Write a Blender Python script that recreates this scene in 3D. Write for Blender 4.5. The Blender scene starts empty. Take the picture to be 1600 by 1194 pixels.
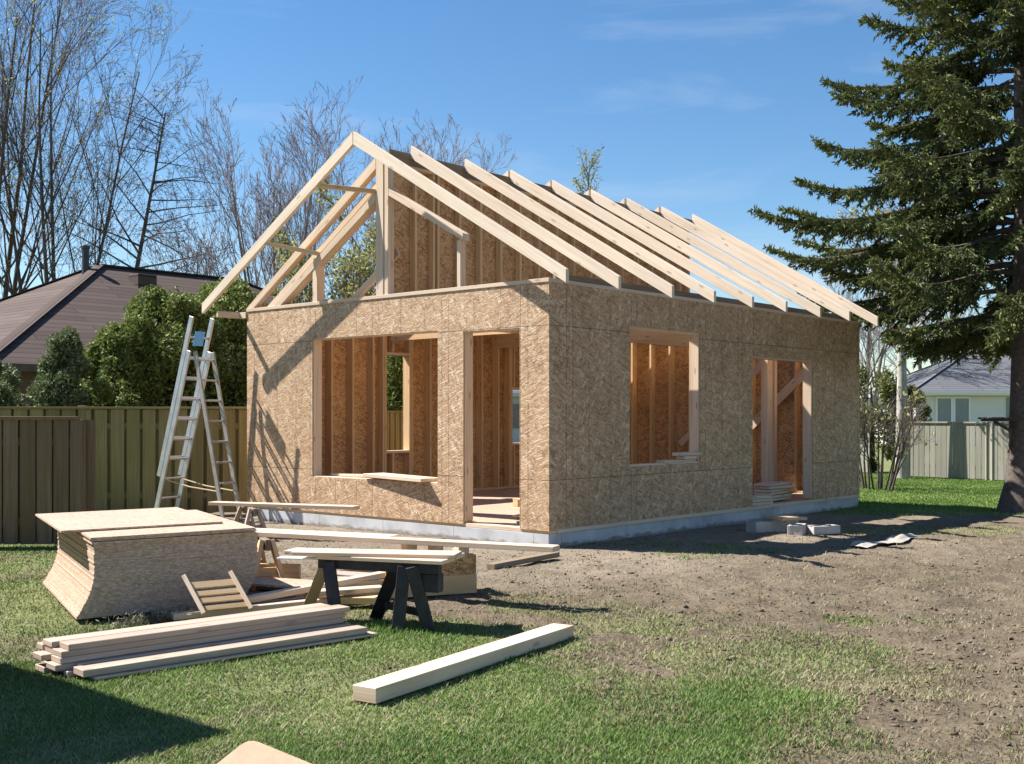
import bpy, math, random
import numpy as np
from mathutils import Vector, Matrix
R = math.radians
S = bpy.context.scene
COL = S.collection
random.seed(7)
rng = np.random.default_rng(7)

# ------------------------------------------------------------------ camera
HC = 1.43                      # eye height above the ground
cam_d = bpy.data.cameras.new("camera")
cam = bpy.data.objects.new("camera", cam_d); COL.objects.link(cam)
cam.location = (0, 0, HC); cam.rotation_euler = (R(90), 0, 0)
cam_d.sensor_width = 36; cam_d.lens = 36 * 1799 / 1600
cam_d.shift_y = -(597 - 651) / 1600
cam_d.clip_start = 0.05; cam_d.clip_end = 3000
S.camera = cam

# ------------------------------------------------------------------ light
SUN_TRAVEL = Vector((0.903, -0.277, -1.06)).normalized()
to_sun = -SUN_TRAVEL
w = bpy.data.worlds.new("World"); S.world = w; w.use_nodes = True
nt = w.node_tree
bg = nt.nodes["Background"]; bg.inputs[1].default_value = 0.051
sky = nt.nodes.new("ShaderNodeTexSky"); sky.sky_type = 'NISHITA'; sky.sun_disc = False
sky.sun_elevation = math.asin(to_sun.z); sky.sun_rotation = math.atan2(to_sun.x, to_sun.y)
sky.air_density = 1.0; sky.dust_density = 0.1; sky.ozone_density = 2.2; sky.altitude = 100
# thin cirrus, laid out by direction on the sky itself
geo = nt.nodes.new("ShaderNodeTexCoord")
mp = nt.nodes.new("ShaderNodeMapping"); mp.inputs['Rotation'].default_value = (0, R(14), R(20)); mp.inputs['Scale'].default_value = (1.6, 1.6, 7.0)
nz = nt.nodes.new("ShaderNodeTexNoise"); nz.inputs['Scale'].default_value = 2.1; nz.inputs['Detail'].default_value = 7; nz.inputs['Roughness'].default_value = .58; nz.inputs['Distortion'].default_value = .6
rp = nt.nodes.new("ShaderNodeValToRGB"); rp.color_ramp.elements[0].position = .50; rp.color_ramp.elements[1].position = .85
rp.color_ramp.elements[0].color = (0, 0, 0, 1); rp.color_ramp.elements[1].color = (.42, .42, .42, 1)
mx = nt.nodes.new("ShaderNodeMix"); mx.data_type = 'RGBA'
mx.inputs['B'].default_value = (6.5, 7.2, 8.2, 1)
nt.links.new(geo.outputs['Generated'], mp.inputs[0]); nt.links.new(mp.outputs[0], nz.inputs['Vector'])
nt.links.new(nz.outputs['Fac'], rp.inputs[0]); nt.links.new(rp.outputs[0], mx.inputs['Factor'])
hs_ = nt.nodes.new("ShaderNodeHueSaturation"); hs_.inputs['Saturation'].default_value = 1.24; hs_.inputs['Value'].default_value = 1.22
nt.links.new(sky.outputs[0], hs_.inputs['Color']); nt.links.new(hs_.outputs[0], mx.inputs['A']); nt.links.new(mx.outputs['Result'], bg.inputs[0])

sun_d = bpy.data.lights.new("sun", 'SUN'); sun_d.energy = 5.0; sun_d.angle = R(0.5); sun_d.color = (1, .95, .88)
sun = bpy.data.objects.new("sun", sun_d); COL.objects.link(sun)
sun.rotation_euler = SUN_TRAVEL.to_track_quat('-Z', 'Y').to_euler(); sun.location = (-30, 10, 35)

S.view_settings.view_transform = 'Standard'; S.view_settings.look = 'None'
S.view_settings.exposure = 1.28; S.view_settings.gamma = 1
S.cycles.max_bounces = 8; S.cycles.diffuse_bounces = 5; S.cycles.transparent_max_bounces = 8
try: S.cycles.use_denoising = True
except Exception: pass

# ------------------------------------------------------------------ helpers
def tag(o, label=None, cat=None, group=None, kind=None):
    if label: o['label'] = label
    if cat: o['category'] = cat
    if group: o['group'] = group
    if kind: o['kind'] = kind
    return o

def empty(name, loc=(0, 0, 0), rz=0, label=None, cat=None, group=None):
    o = bpy.data.objects.new(name, None); COL.objects.link(o)
    o.empty_display_size = .2
    o.location = loc; o.rotation_euler = (0, 0, rz)
    return tag(o, label, cat, group)

class MB:
    """collects faces with UVs in metres, then links them as one mesh object"""
    def __init__(s): s.v = []; s.f = []; s.uv = []; s.mi = []; s.smooth = False
    def face(s, pts, uv=None, mi=0):
        n = len(s.v); s.v += [tuple(p) for p in pts]; s.f.append(tuple(range(n, n + len(pts))))
        if uv is None:
            P = [Vector(p) for p in pts]
            nrm = (P[1] - P[0]).cross(P[2] - P[0])
            a = max(range(3), key=lambda i: abs(nrm[i]))
            if a == 2: uv = [(p.x, p.y) for p in P]
            elif a == 0: uv = [(p.y, p.z) for p in P]
            else: uv = [(p.x, p.z) for p in P]
        s.uv += list(uv); s.mi.append(mi)
    def obox(s, c, ax, ay, az, mi=0, off=None):
        """box from centre and three half axis vectors; uv u runs along ax (the length)"""
        c = Vector(c); ax = Vector(ax); ay = Vector(ay); az = Vector(az)
        if ax.cross(ay).dot(az) < 0: az = -az
        lx, ly, lz = ax.length, ay.length, az.length
        o = off if off is not None else (random.random() * 9, random.random() * 9)
        def q(n, a, b, la, lb, ku, swap, dv):
            pts = [c + n - a - b, c + n + a - b, c + n + a + b, c + n - a + b]
            uv = [(-la, -lb), (la, -lb), (la, lb), (-la, lb)]
            if swap: uv = [(y, x) for x, y in uv]
            s.face(pts, [(x + o[0], y + o[1] + dv) for x, y in uv], mi)
        q(az, ax, ay, lx, ly, 0, False, 0); q(-az, -ax, ay, lx, ly, 0, False, .31)
        q(-ay, ax, az, lx, lz, 0, False, .63); q(ay, -ax, az, lx, lz, 0, False, .87)
        q(ax, ay, az, ly, lz, 0, False, .47); q(-ax, -ay, az, ly, lz, 0, False, .11)
        return s
    def box(s, lo, hi, mi=0, off=None):
        lo = Vector(lo); hi = Vector(hi); c = (lo + hi) / 2; h = (hi - lo) / 2
        A = sorted([(abs(h.x), Vector((h.x, 0, 0))), (abs(h.y), Vector((0, h.y, 0))), (abs(h.z), Vector((0, 0, h.z)))], key=lambda t: -t[0])
        return s.obox(c, A[0][1], A[1][1], A[2][1], mi, off)
    def board(s, p0, p1, wid, thk, up=(0, 0, 1), mi=0):
        """bar from p0 to p1 (centre line); wid across, thk along up"""
        p0 = Vector(p0); p1 = Vector(p1); d = (p1 - p0); L = d.length; d.normalize()
        up = Vector(up); up = (up - d * up.dot(d)).normalized(); sd = d.cross(up)
        return s.obox((p0 + p1) / 2, d * L / 2, sd * wid / 2, up * thk / 2, mi)
    def prism(s, poly, ext, mi=0):
        """poly: list of 3-D points in one plane, ext: extrusion vector"""
        P = [Vector(p) for p in poly]; e = Vector(ext); n = len(P)
        nr = Vector((0, 0, 0))
        for i in range(n): nr += P[i].cross(P[(i + 1) % n])
        if nr.dot(e) > 0: P = P[::-1]
        L = max(((P[(i + 1) % n] - P[i]) for i in range(n)), key=lambda q: q.length).normalized()
        nn = L.cross(e.normalized()); o = (random.random() * 9, random.random() * 9)
        f = lambda p: (p.dot(L) + o[0], p.dot(nn) + o[1])
        s.face(P, [f(p) for p in P], mi)
        s.face([p + e for p in P[::-1]], [f(p) for p in P[::-1]], mi)
        for i in range(n):
            a = P[(i + 1) % n]; b = P[i]
            k = (a - b).length
            al = abs((a - b).dot(L))
            s.face([a, b, b + e, a + e], [(a.dot(L) + o[0], o[1]), (b.dot(L) + o[0], o[1]), (b.dot(L) + o[0], o[1] + e.length), (a.dot(L) + o[0], o[1] + e.length)] if al > .5 * k else
                   [(0, o[1]), (k, o[1]), (k, o[1] + e.length), (0, o[1] + e.length)], mi)
        return s
    def tube(s, pts, rad, n=8, caps=True, mi=0):
        pts = [Vector(p) for p in pts]; rad = rad if hasattr(rad, '__len__') else [rad] * len(pts)
        rings = []; ref = Vector((0, 0, 1)); acc = 0; accs = []
        for i, p in enumerate(pts):
            d = (pts[min(i + 1, len(pts) - 1)] - pts[max(i - 1, 0)]).normalized()
            if abs(d.dot(ref)) > .95: ref = Vector((1, 0, 0)) if abs(d.x) < .9 else Vector((0, 1, 0))
            x = d.cross(ref).normalized(); y = d.cross(x)
            rings.append([p + (x * math.cos(t) + y * math.sin(t)) * rad[i] for t in [2 * math.pi * k / n for k in range(n)]])
            if i: acc += (p - pts[i - 1]).length
            accs.append(acc)
        for i in range(len(rings) - 1):
            for k in range(n):
                k2 = (k + 1) % n; c = 2 * math.pi * rad[i] / n
                s.face([rings[i][k], rings[i + 1][k], rings[i + 1][k2], rings[i][k2]],
                       [(accs[i], k * c), (accs[i + 1], k * c), (accs[i + 1], (k + 1) * c), (accs[i], (k + 1) * c)], mi)
        if caps:
            s.face(rings[0], None, mi); s.face(rings[-1][::-1], None, mi)
        return s
    def build(s, name, mats, parent=None, bevel=0, smooth=False):
        me = bpy.data.meshes.new(name); me.from_pydata(s.v, [], s.f)
        uvl = me.uv_layers.new(name="UVMap"); uvl.data.foreach_set("uv", np.array(s.uv, dtype=np.float32).ravel())
        if not isinstance(mats, (list, tuple)): mats = [mats]
        for m in mats: me.materials.append(m)
        me.polygons.foreach_set("material_index", s.mi)
        if smooth: me.polygons.foreach_set("use_smooth", [True] * len(s.f))
        if bevel or smooth:
            import bmesh
            bm = bmesh.new(); bm.from_mesh(me); bmesh.ops.remove_doubles(bm, verts=bm.verts, dist=1e-5); bm.to_mesh(me); bm.free()
        me.update()
        o = bpy.data.objects.new(name, me); COL.objects.link(o)
        if parent: o.parent = parent
        if bevel:
            b = o.modifiers.new("bevel", 'BEVEL'); b.width = bevel; b.segments = 1; b.limit_method = 'ANGLE'
        return o

def mesh_np(name, V, F, mats, parent=None, attr=None, smooth=False, mi=None):
    """V (n,3) array, F (m,k) array of one face size"""
    me = bpy.data.meshes.new(name); n, m, k = len(V), len(F), F.shape[1]
    me.vertices.add(n); me.vertices.foreach_set("co", np.asarray(V, np.float32).ravel())
    me.loops.add(m * k); me.loops.foreach_set("vertex_index", np.asarray(F, np.int32).ravel())
    me.polygons.add(m); me.polygons.foreach_set("loop_start", np.arange(0, m * k, k, dtype=np.int32))
    me.polygons.foreach_set("loop_total", np.full(m, k, np.int32))
    if mi is not None: me.polygons.foreach_set("material_index", np.asarray(mi, np.int32))
    if smooth: me.polygons.foreach_set("use_smooth", np.ones(m, bool))
    for key, arr in (attr or {}).items():
        a = me.attributes.new(key, 'FLOAT', 'POINT'); a.data.foreach_set("value", np.asarray(arr, np.float32))
    for mt in (mats if isinstance(mats, (list, tuple)) else [mats]): me.materials.append(mt)
    me.update(); me.validate()
    o = bpy.data.objects.new(name, me); COL.objects.link(o)
    if parent: o.parent = parent
    return o

def hash2(ix, iy, seed):
    h = (ix.astype(np.int64) * 374761393 + iy.astype(np.int64) * 668265263 + seed * 974634541) & 0x7fffffff
    h = ((h ^ (h >> 13)) * 1274126177) & 0x7fffffff
    return ((h ^ (h >> 16)) & 0xffff) / 65535.0
def vnoise(x, y, sc, seed=0):
    x = np.asarray(x) * sc; y = np.asarray(y) * sc
    ix = np.floor(x); iy = np.floor(y); fx = x - ix; fy = y - iy
    fx = fx * fx * (3 - 2 * fx); fy = fy * fy * (3 - 2 * fy)
    a = hash2(ix, iy, seed); b = hash2(ix + 1, iy, seed); c = hash2(ix, iy + 1, seed); d = hash2(ix + 1, iy + 1, seed)
    return (a * (1 - fx) + b * fx) * (1 - fy) + (c * (1 - fx) + d * fx) * fy
def fbm(x, y, sc, seed=0, oct=4):
    t = 0; amp = .5; tot = 0
    for i in range(oct):
        t = t + amp * vnoise(x, y, sc, seed + i * 17); tot += amp; amp *= .5; sc *= 2.03
    return t / tot

# ------------------------------------------------------------------ materials
class NT:
    def __init__(s, name, rough=.7, spec=.3):
        s.m = bpy.data.materials.new(name); s.m.use_nodes = True; s.t = s.m.node_tree
        s.b = s.t.nodes["Principled BSDF"]; s.b.inputs['Roughness'].default_value = rough
        s.b.inputs['Specular IOR Level'].default_value = spec
    def n(s, typ, **kw):
        nd = s.t.nodes.new(typ)
        for k, v in kw.items():
            if k in nd.inputs.keys(): nd.inputs[k].default_value = v
            else: setattr(nd, k, v)
        return nd
    def l(s, a, b): s.t.links.new(a, b)
    def math(s, op, a, b=None, c=None):
        nd = s.t.nodes.new("ShaderNodeMath"); nd.operation = op
        for i, x in enumerate((a, b, c)):
            if x is None: continue
            if isinstance(x, (int, float)): nd.inputs[i].default_value = x
            else: s.l(x, nd.inputs[i])
        return nd.outputs[0]
    def mix(s, fac, a, b, mode='MIX'):
        nd = s.t.nodes.new("ShaderNodeMix"); nd.data_type = 'RGBA'; nd.blend_type = mode
        for k, x in (('Factor', fac), ('A', a), ('B', b)):
            if isinstance(x, (int, float)): nd.inputs[k].default_value = x
            elif isinstance(x, tuple): nd.inputs[k].default_value = x if len(x) == 4 else (*x, 1)
            else: s.l(x, nd.inputs[k])
        return nd.outputs['Result']
    def ramp(s, fac, stops):
        nd = s.t.nodes.new("ShaderNodeValToRGB"); e = nd.color_ramp.elements
        while len(e) < len(stops): e.new(.5)
        for q, (p, c) in zip(e, stops):
            q.position = p; q.color = (*c, 1) if isinstance(c, tuple) else (c, c, c, 1)
        s.l(fac, nd.inputs[0]); return nd.outputs[0]
    def mapping(s, vec, scale=(1, 1, 1), rot=(0, 0, 0), loc=(0, 0, 0)):
        nd = s.t.nodes.new("ShaderNodeMapping"); nd.inputs['Scale'].default_value = scale
        nd.inputs['Rotation'].default_value = rot; nd.inputs['Location'].default_value = loc
        s.l(vec, nd.inputs[0]); return nd.outputs[0]
    def noise(s, vec, scale, detail=4, rough=.55, dist=0):
        nd = s.n("ShaderNodeTexNoise", Scale=scale, Detail=detail, Roughness=rough, Distortion=dist)
        if vec is not None: s.l(vec, nd.inputs['Vector'])
        return nd.outputs['Fac']
    def bump(s, h, strength=.3, dist=.01, normal=None):
        nd = s.n("ShaderNodeBump", Strength=strength, Distance=dist); s.l(h, nd.inputs['Height'])
        if normal is not None: s.l(normal, nd.inputs['Normal'])
        s.l(nd.outputs[0], s.b.inputs['Normal']); return nd.outputs[0]
    def uv_rand(s):
        """uv shifted by a random amount per object"""
        uv = s.n("ShaderNodeTexCoord").outputs['UV']; oi = s.n("ShaderNodeObjectInfo")
        c = s.n("ShaderNodeCombineXYZ"); s.l(s.math('MULTIPLY', oi.outputs['Random'], 61), c.inputs[0]); s.l(s.math('MULTIPLY', oi.outputs['Random'], 37), c.inputs[1])
        a = s.n("ShaderNodeVectorMath", operation='ADD'); s.l(uv, a.inputs[0]); s.l(c.outputs[0], a.inputs[1])
        return a.outputs[0], oi.outputs['Random']
    def color(s, c): s.l(c, s.b.inputs['Base Color'])

def lumber(name, dark, mid, light, rough=.62, weather=0):
    M = NT(name, rough, .25); uv, rnd = M.uv_rand()
    g1 = M.noise(M.mapping(uv, (1.3, 42, 1)), 1.0, 5, .6, .8)
    g2 = M.noise(M.mapping(uv, (.5, 9, 1)), 1.0, 3, .5, 1.2)
    g = M.math('ADD', M.math('MULTIPLY', g1, .55), M.math('MULTIPLY', g2, .45))
    c = M.ramp(g, [(.3, dark), (.5, mid), (.68, light)])
    # knots
    vo = M.n("ShaderNodeTexVoronoi", Scale=1.0, voronoi_dimensions='2D'); M.l(M.mapping(uv, (2.1, 6.5, 1)), vo.inputs['Vector'])
    kn = M.ramp(vo.outputs['Distance'], [(.05, 1.0), (.12, 0.0)])
    keep = M.math('GREATER_THAN', M.n("ShaderNodeSeparateColor").outputs[0], .5)
    sc = keep.node.inputs[0].links[0].from_node; M.l(vo.outputs['Color'], sc.inputs[0])
    c = M.mix(M.math('MULTIPLY', M.math('MULTIPLY', kn, keep), .6), c, tuple(x * .45 for x in dark))
    # every board a little different
    c = M.mix(M.math('MULTIPLY', rnd, .28 if not weather else .55), c, tuple(a * .66 for a in mid), 'MIX')
    if weather:
        st = M.noise(M.mapping(uv, (.9, 5, 1)), 1.0, 4, .6)
        c = M.mix(M.math('MULTIPLY', M.ramp(st, [(.45, 0.0), (.7, 1.0)]), weather), c, (.20, .18, .16))
    M.color(c); M.bump(g1, .25, .002); return M.m

pine = lumber("pine_lumber", (.47, .335, .225), (.63, .485, .355), (.72, .59, .455))
pine_grey = lumber("stacked_lumber", (.33, .235, .175), (.46, .35, .275), (.57, .465, .385), weather=.4)
stud_m = lumber("stud_lumber", (.50, .305, .15), (.66, .455, .25), (.74, .55, .35))
old_wood = lumber("dirty_lumber", (.16, .11, .07), (.27, .20, .13), (.36, .28, .19), .8, weather=.5)

def osb(name, stops, seams=False, bump=.5, strand=(20, 80), rough=.5):
    M = NT(name, rough, .42); uv0 = M.n("ShaderNodeTexCoord").outputs['UV']
    if seams: uv = uv0
    else: uv, _ = M.uv_rand()
    wob = M.n("ShaderNodeTexNoise", Scale=5.0, Detail=2.0); M.l(uv, wob.inputs['Vector'])
    wv = M.n("ShaderNodeVectorMath", operation='SCALE'); M.l(wob.outputs['Color'], wv.inputs[0]); wv.inputs['Scale'].default_value = .012
    ad = M.n("ShaderNodeVectorMath", operation='ADD'); M.l(uv, ad.inputs[0]); M.l(wv.outputs[0], ad.inputs[1]); uvw = ad.outputs[0]
    lay = []
    for i, ang in enumerate((.9, 2.25, 1.6, .25, 2.75)):
        vo = M.n("ShaderNodeTexVoronoi", Scale=1.0, voronoi_dimensions='2D')
        mpn = M.n("ShaderNodeMapping", vector_type='TEXTURE'); M.l(uvw, mpn.inputs[0])
        mpn.inputs['Location'].default_value = (i * 3.3, i * 1.7, 0); mpn.inputs['Rotation'].default_value = (0, 0, ang); mpn.inputs['Scale'].default_value = ((1 + .35 * (i % 3)) / strand[0], (1 + .3 * (i % 2)) / strand[1], 1)
        M.l(mpn.outputs[0], vo.inputs['Vector'])
        sp = M.n("ShaderNodeSeparateColor"); M.l(vo.outputs['Color'], sp.inputs[0]); lay.append(sp)
    val = lay[0].outputs[0]
    for i in range(1, 5):
        top = M.math('GREATER_THAN', lay[i].outputs[1], .58)
        nd = M.n("ShaderNodeMix", data_type='FLOAT'); M.l(top, nd.inputs['Factor']); M.l(val, nd.inputs['A']); M.l(lay[i].outputs[0], nd.inputs['B']); val = nd.outputs['Result']
    fine = M.noise(uv, 160, 3, .6); big = M.noise(uv, 1.1, 3, .5)
    h = val
    val = M.math('ADD', M.math('MULTIPLY', val, .72), M.math('ADD', M.math('MULTIPLY', fine, .22), M.math('MULTIPLY', M.math('SUBTRACT', big, .5), .35)))
    c = M.ramp(val, stops)
    # a few big pale flakes lying on top
    vb = M.n("ShaderNodeTexVoronoi", Scale=1.0, voronoi_dimensions='2D'); mb_ = M.n("ShaderNodeMapping", vector_type='TEXTURE'); M.l(uvw, mb_.inputs[0])
    mb_.inputs['Rotation'].default_value = (0, 0, 1.05); mb_.inputs['Scale'].default_value = (1.7 / strand[0], 2.0 / strand[1], 1); M.l(mb_.outputs[0], vb.inputs['Vector'])
    sb = M.n("ShaderNodeSeparateColor"); M.l(vb.outputs['Color'], sb.inputs[0])
    pf = M.math('MULTIPLY', M.math('GREATER_THAN', sb.outputs[0], .90), M.math('GREATER_THAN', M.noise(uv, 2.4, 2), .47))
    c = M.mix(M.math('MULTIPLY', pf, .34), c, tuple(min(1, x * 1.12) for x in stops[-1][1]))
    df = M.math('MULTIPLY', M.math('GREATER_THAN', sb.outputs[1], .93), .45); c = M.mix(df, c, tuple(x * .8 for x in stops[0][1]))
    if seams:
        sx = M.n("ShaderNodeSeparateXYZ"); M.l(uv0, sx.inputs[0]); x, z = sx.outputs[0], sx.outputs[1]
        def line(q, per, off, wd):
            fr = M.math('FRACT', M.math('DIVIDE', M.math('ADD', q, off), per))
            return M.math('LESS_THAN', M.math('ABSOLUTE', M.math('SUBTRACT', fr, .5)), wd / per / 2)
        strong = M.math('MAXIMUM', line(x, 1.22, .20, .009), line(z, 1.68, .10, .010))
        chalk = line(x, .4067, .31, .008)
        nails = M.math('MULTIPLY', line(x, .4067, .325, .016), line(z, .152, .03, .016))
        broken = M.math('GREATER_THAN', M.noise(uv0, 2.3, 2), .40)
        wn = M.n("ShaderNodeTexWhiteNoise", noise_dimensions='2D'); cb = M.n("ShaderNodeCombineXYZ")
        M.l(M.math('FLOOR', M.math('DIVIDE', M.math('ADD', x, .81), 1.22)), cb.inputs[0]); M.l(M.math('FLOOR', M.math('DIVIDE', M.math('ADD', z, .94), 1.68)), cb.inputs[1]); M.l(cb.outputs[0], wn.inputs['Vector'])
        c = M.mix(M.math('MULTIPLY', wn.outputs['Value'], .22), c, (.36, .235, .13))
        f = M.math('ADD', M.math('MULTIPLY', strong, .72), M.math('MULTIPLY', M.math('MULTIPLY', chalk, broken), .72))
        f = M.math('MINIMUM', M.math('ADD', f, M.math('MULTIPLY', nails, .35)), .75)
        c = M.mix(f, c, (.07, .045, .03))
    M.color(c)
    M.l(M.ramp(h, [(0, .72), (1, .40)]), M.b.inputs['Roughness'])
    M.bump(M.math('ADD', h, M.math('MULTIPLY', fine, .3)), bump, .004)
    return M.m
OSB_ST = [(.08, (.25, .138, .068)), (.32, (.40, .248, .135)), (.60, (.485, .318, .185)), (.80, (.585, .415, .265)), (.92, (.76, .62, .46))]  # palest last stop paints in the white sun glints on the strands
osb_wall = osb("osb_wall", OSB_ST, True, .6, (19, 80))
osb_in = osb("osb_inside", [(.1, (.26, .125, .048)), (.34, (.45, .255, .11)), (.6, (.55, .335, .16)), (.88, (.66, .45, .24))], False, .4)
osb_sheet = osb("osb_sheet", strand=(32, 110), stops=[(.08, (.34, .225, .155)), (.4, (.45, .32, .232)), (.62, (.505, .368, .275)), (.9, (.61, .475, .375))], bump=.3, rough=.65)

def simple(name, col, rough=.7, var=.25, sc=6, bump=.0, spec=.3, metal=0, detail=5, obj=True):
    M = NT(name, rough, spec); tc = M.n("ShaderNodeTexCoord").outputs['Object']
    n1 = M.noise(tc, sc, detail, .6); n2 = M.noise(tc, sc * 9, 3, .6)
    f = M.math('ADD', M.math('MULTIPLY', n1, .65), M.math('MULTIPLY', n2, .35))
    c = M.ramp(f, [(.3, tuple(x * (1 - var) for x in col)), (.7, tuple(min(1, x * (1 + var)) for x in col))])
    M.color(c); M.b.inputs['Metallic'].default_value = metal
    if bump: M.bump(f, bump, .01)
    return M.m
concrete = simple("concrete", (.50, .51, .52), .85, .16, 3, .15)
def found_mat():
    M = NT("poured_concrete", .88, .25); tc = M.n("ShaderNodeTexCoord").outputs['Object']; sx = M.n("ShaderNodeSeparateXYZ"); M.l(tc, sx.inputs[0])
    n = M.noise(tc, 2.2, 7, .62); n2 = M.noise(M.mapping(tc, (7, 7, 16)), 1, 5, .6)
    c = M.ramp(n, [(.32, (.34, .34, .345)), (.5, (.47, .475, .485)), (.7, (.55, .555, .565))])
    seam = M.math('LESS_THAN', M.math('ABSOLUTE', M.math('SUBTRACT', M.math('FRACT', M.math('DIVIDE', M.math('ADD', M.math('ADD', sx.outputs[0], sx.outputs[1]), .37), 1.22)), .5)), .004)
    c = M.mix(M.math('MULTIPLY', seam, .6), c, (.16, .16, .16))
    mud = M.math('SUBTRACT', M.math('ADD', .055, M.math('MULTIPLY', M.math('SUBTRACT', n2, .5), .16)), sx.outputs[2])
    c = M.mix(M.math('MULTIPLY', M.ramp(mud, [(0, 0.0), (.04, 1.0)]), .75), c, (.17, .13, .092))
    M.color(c); M.bump(n2, .2, .004); return M.m
found_m = found_mat()
concrete_block_m = simple("pale_concrete", (.46, .43, .39), .9, .2, 8, .4)
aluminium = simple("aluminium", (.47, .475, .49), .42, .22, 7, 0, .5, .7)
alu_dull = simple("dull_aluminium", (.36, .33, .29), .55, .3, 9, .1, .4, .35)
black_wood = simple("black_stained_wood", (.030, .030, .034), .6, .5, 14, .2)
steel_dark = simple("dark_metal", (.05, .05, .055), .5, .3, 8)
blue_plastic = simple("blue_label", (.13, .42, .85), .5, .15, 30)
white_paint = simple("white_paint", (.72, .74, .76), .6, .05, 3)
white_siding_m = simple("pale_siding", (.66, .67, .66), .7, .06, 2)
bark_dark = simple("dark_bark", (.085, .07, .06), .95, .5, 9, .6)
bark_grey = simple("grey_bark", (.21, .19, .17), .95, .5, 7, .6)
bark_pale = simple("pale_bark", (.36, .34, .31), .9, .45, 5, .4)
twig_m = simple("bare_twigs", (.13, .10, .095), .9, .35, 3)
twig_red = simple("reddish_twigs", (.22, .165, .16), .9, .35, 3)
plastic_white = simple("pale_plastic", (.36, .325, .285), .5, .1, 8)
tape_m = simple("string", (.45, .36, .22), .8, .1, 8)

def leaf(name, c1, c2, trans=.25, rough=.6):
    M = NT(name, rough, .25); a = M.n("ShaderNodeAttribute", attribute_name="rnd")
    M.color(M.ramp(a.outputs['Fac'], [(0, c1), (1, c2)]))
    tr = M.n("ShaderNodeBsdfTranslucent"); M.l(M.b.inputs['Base Color'].links[0].from_socket, tr.inputs['Color'])
    ms = M.n("ShaderNodeMixShader"); ms.inputs[0].default_value = trans
    M.l(M.b.outputs[0], ms.inputs[1]); M.l(tr.outputs[0], ms.inputs[2])
    M.l(ms.outputs[0], M.t.nodes["Material Output"].inputs[0]); return M.m
grass_m = leaf("grass_blades", (.080, .165, .026), (.24, .335, .095), .3)
dry_m = leaf("dry_grass", (.14, .118, .058), (.30, .26, .15), .15)
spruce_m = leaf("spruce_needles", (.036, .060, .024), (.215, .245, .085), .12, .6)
cedar_m = leaf("cedar_foliage", (.055, .090, .020), (.26, .31, .080), .25)
cedar_blue = leaf("bluish_conifer_foliage", (.055, .085, .034), (.23, .27, .12), .2)
bud_m = leaf("young_leaves", (.20, .21, .06), (.40, .38, .14), .35)
olive_leaf = leaf("olive_leaves", (.085, .10, .03), (.21, .22, .075), .25)
weed_m = leaf("dried_weeds", (.12, .11, .07), (.27, .25, .17), .2)

# ground: bare soil and turf, mixed by where grass grows
def ground_mat():
    M = NT("ground_soil_and_turf", .95, .15)
    tc = M.n("ShaderNodeTexCoord").outputs['Object']
    at = M.n("ShaderNodeAttribute", attribute_name="turf"); sd = M.n("ShaderNodeAttribute", attribute_name="sand")
    n1 = M.noise(tc, 3.0, 8, .65); n2 = M.noise(tc, 26, 6, .7); n3 = M.noise(tc, .6, 4, .6)
    f = M.math('ADD', M.math('MULTIPLY', n1, .5), M.math('MULTIPLY', n2, .5))
    soil = M.ramp(f, [(.32, (.042, .032, .022)), (.44, (.100, .078, .053)), (.57, (.150, .120, .083)), (.72, (.220, .182, .132))])
    sand = M.ramp(f, [(.3, (.13, .105, .078)), (.5, (.210, .172, .129)), (.72, (.295, .247, .190))])
    soil = M.mix(sd.outputs['Fac'], soil, sand)
    turf = M.ramp(f, [(.3, (.075, .090, .032)), (.5, (.15, .17, .066)), (.72, (.23, .23, .11))])
    tf = M.math('ADD', at.outputs['Fac'], M.math('MULTIPLY', M.math('SUBTRACT', n2, .5), 1.1))
    k = M.ramp(tf, [(.28, 0.0), (.72, 1.0)])
    M.color(M.mix(k, soil, turf))
    v = M.n("ShaderNodeTexVoronoi", Scale=38.0); M.l(tc, v.inputs['Vector'])
    h = M.math('ADD', M.math('MULTIPLY', n2, .8), M.math('MULTIPLY', v.outputs['Distance'], .4))
    M.bump(h, .7, .025); return M.m

# ------------------------------------------------------------------ ground
VD = np.array([1589., 1799.]); VD /= np.linalg.norm(VD); UD = np.array([-VD[1], VD[0]])
CX0 = np.array([.40, 12.42])
def HW(v, u, z=0): p = CX0 + v * VD + u * UD; return Vector((p[0], p[1], z))

def poly_sd(x, y, P):
    """signed distance to a polygon, positive inside"""
    P = np.array(P, float); d = np.full(np.shape(x), 1e9); ins = np.zeros(np.shape(x), bool)
    for i in range(len(P)):
        a, b = P[i], P[(i + 1) % len(P)]; e = b - a
        t = np.clip(((x - a[0]) * e[0] + (y - a[1]) * e[1]) / (e @ e), 0, 1)
        d = np.minimum(d, np.hypot(x - a[0] - t * e[0], y - a[1] - t * e[1]))
        c = ((a[1] > y) != (b[1] > y))
        with np.errstate(divide='ignore', invalid='ignore'):
            ins ^= c & (x < (b[0] - a[0]) * (y - a[1]) / (b[1] - a[1] + 1e-12) + a[0])
    return np.where(ins, d, -d)
LAWN = [(-60, -40), (1.15, -40), (1.15, 4.75), (1.60, 5.4), (1.75, 6.0), (1.05, 6.3), (.45, 6.7), (.35, 7.4), (.0, 7.9), (-.6, 8.2), (-1.4, 8.7), (-2.3, 8.9), (-3.2, 10.3), (-4.6, 13.2), (-4.9, 17), (-60, 17)]
BACK = [(4.3, 18.9), (6.2, 17.6), (9, 17.2), (12, 16.2), (60, 14), (60, 300), (-60, 300), (-60, 17), (-5.0, 17), (-4.0, 19), (1.0, 22.5)]
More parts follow.
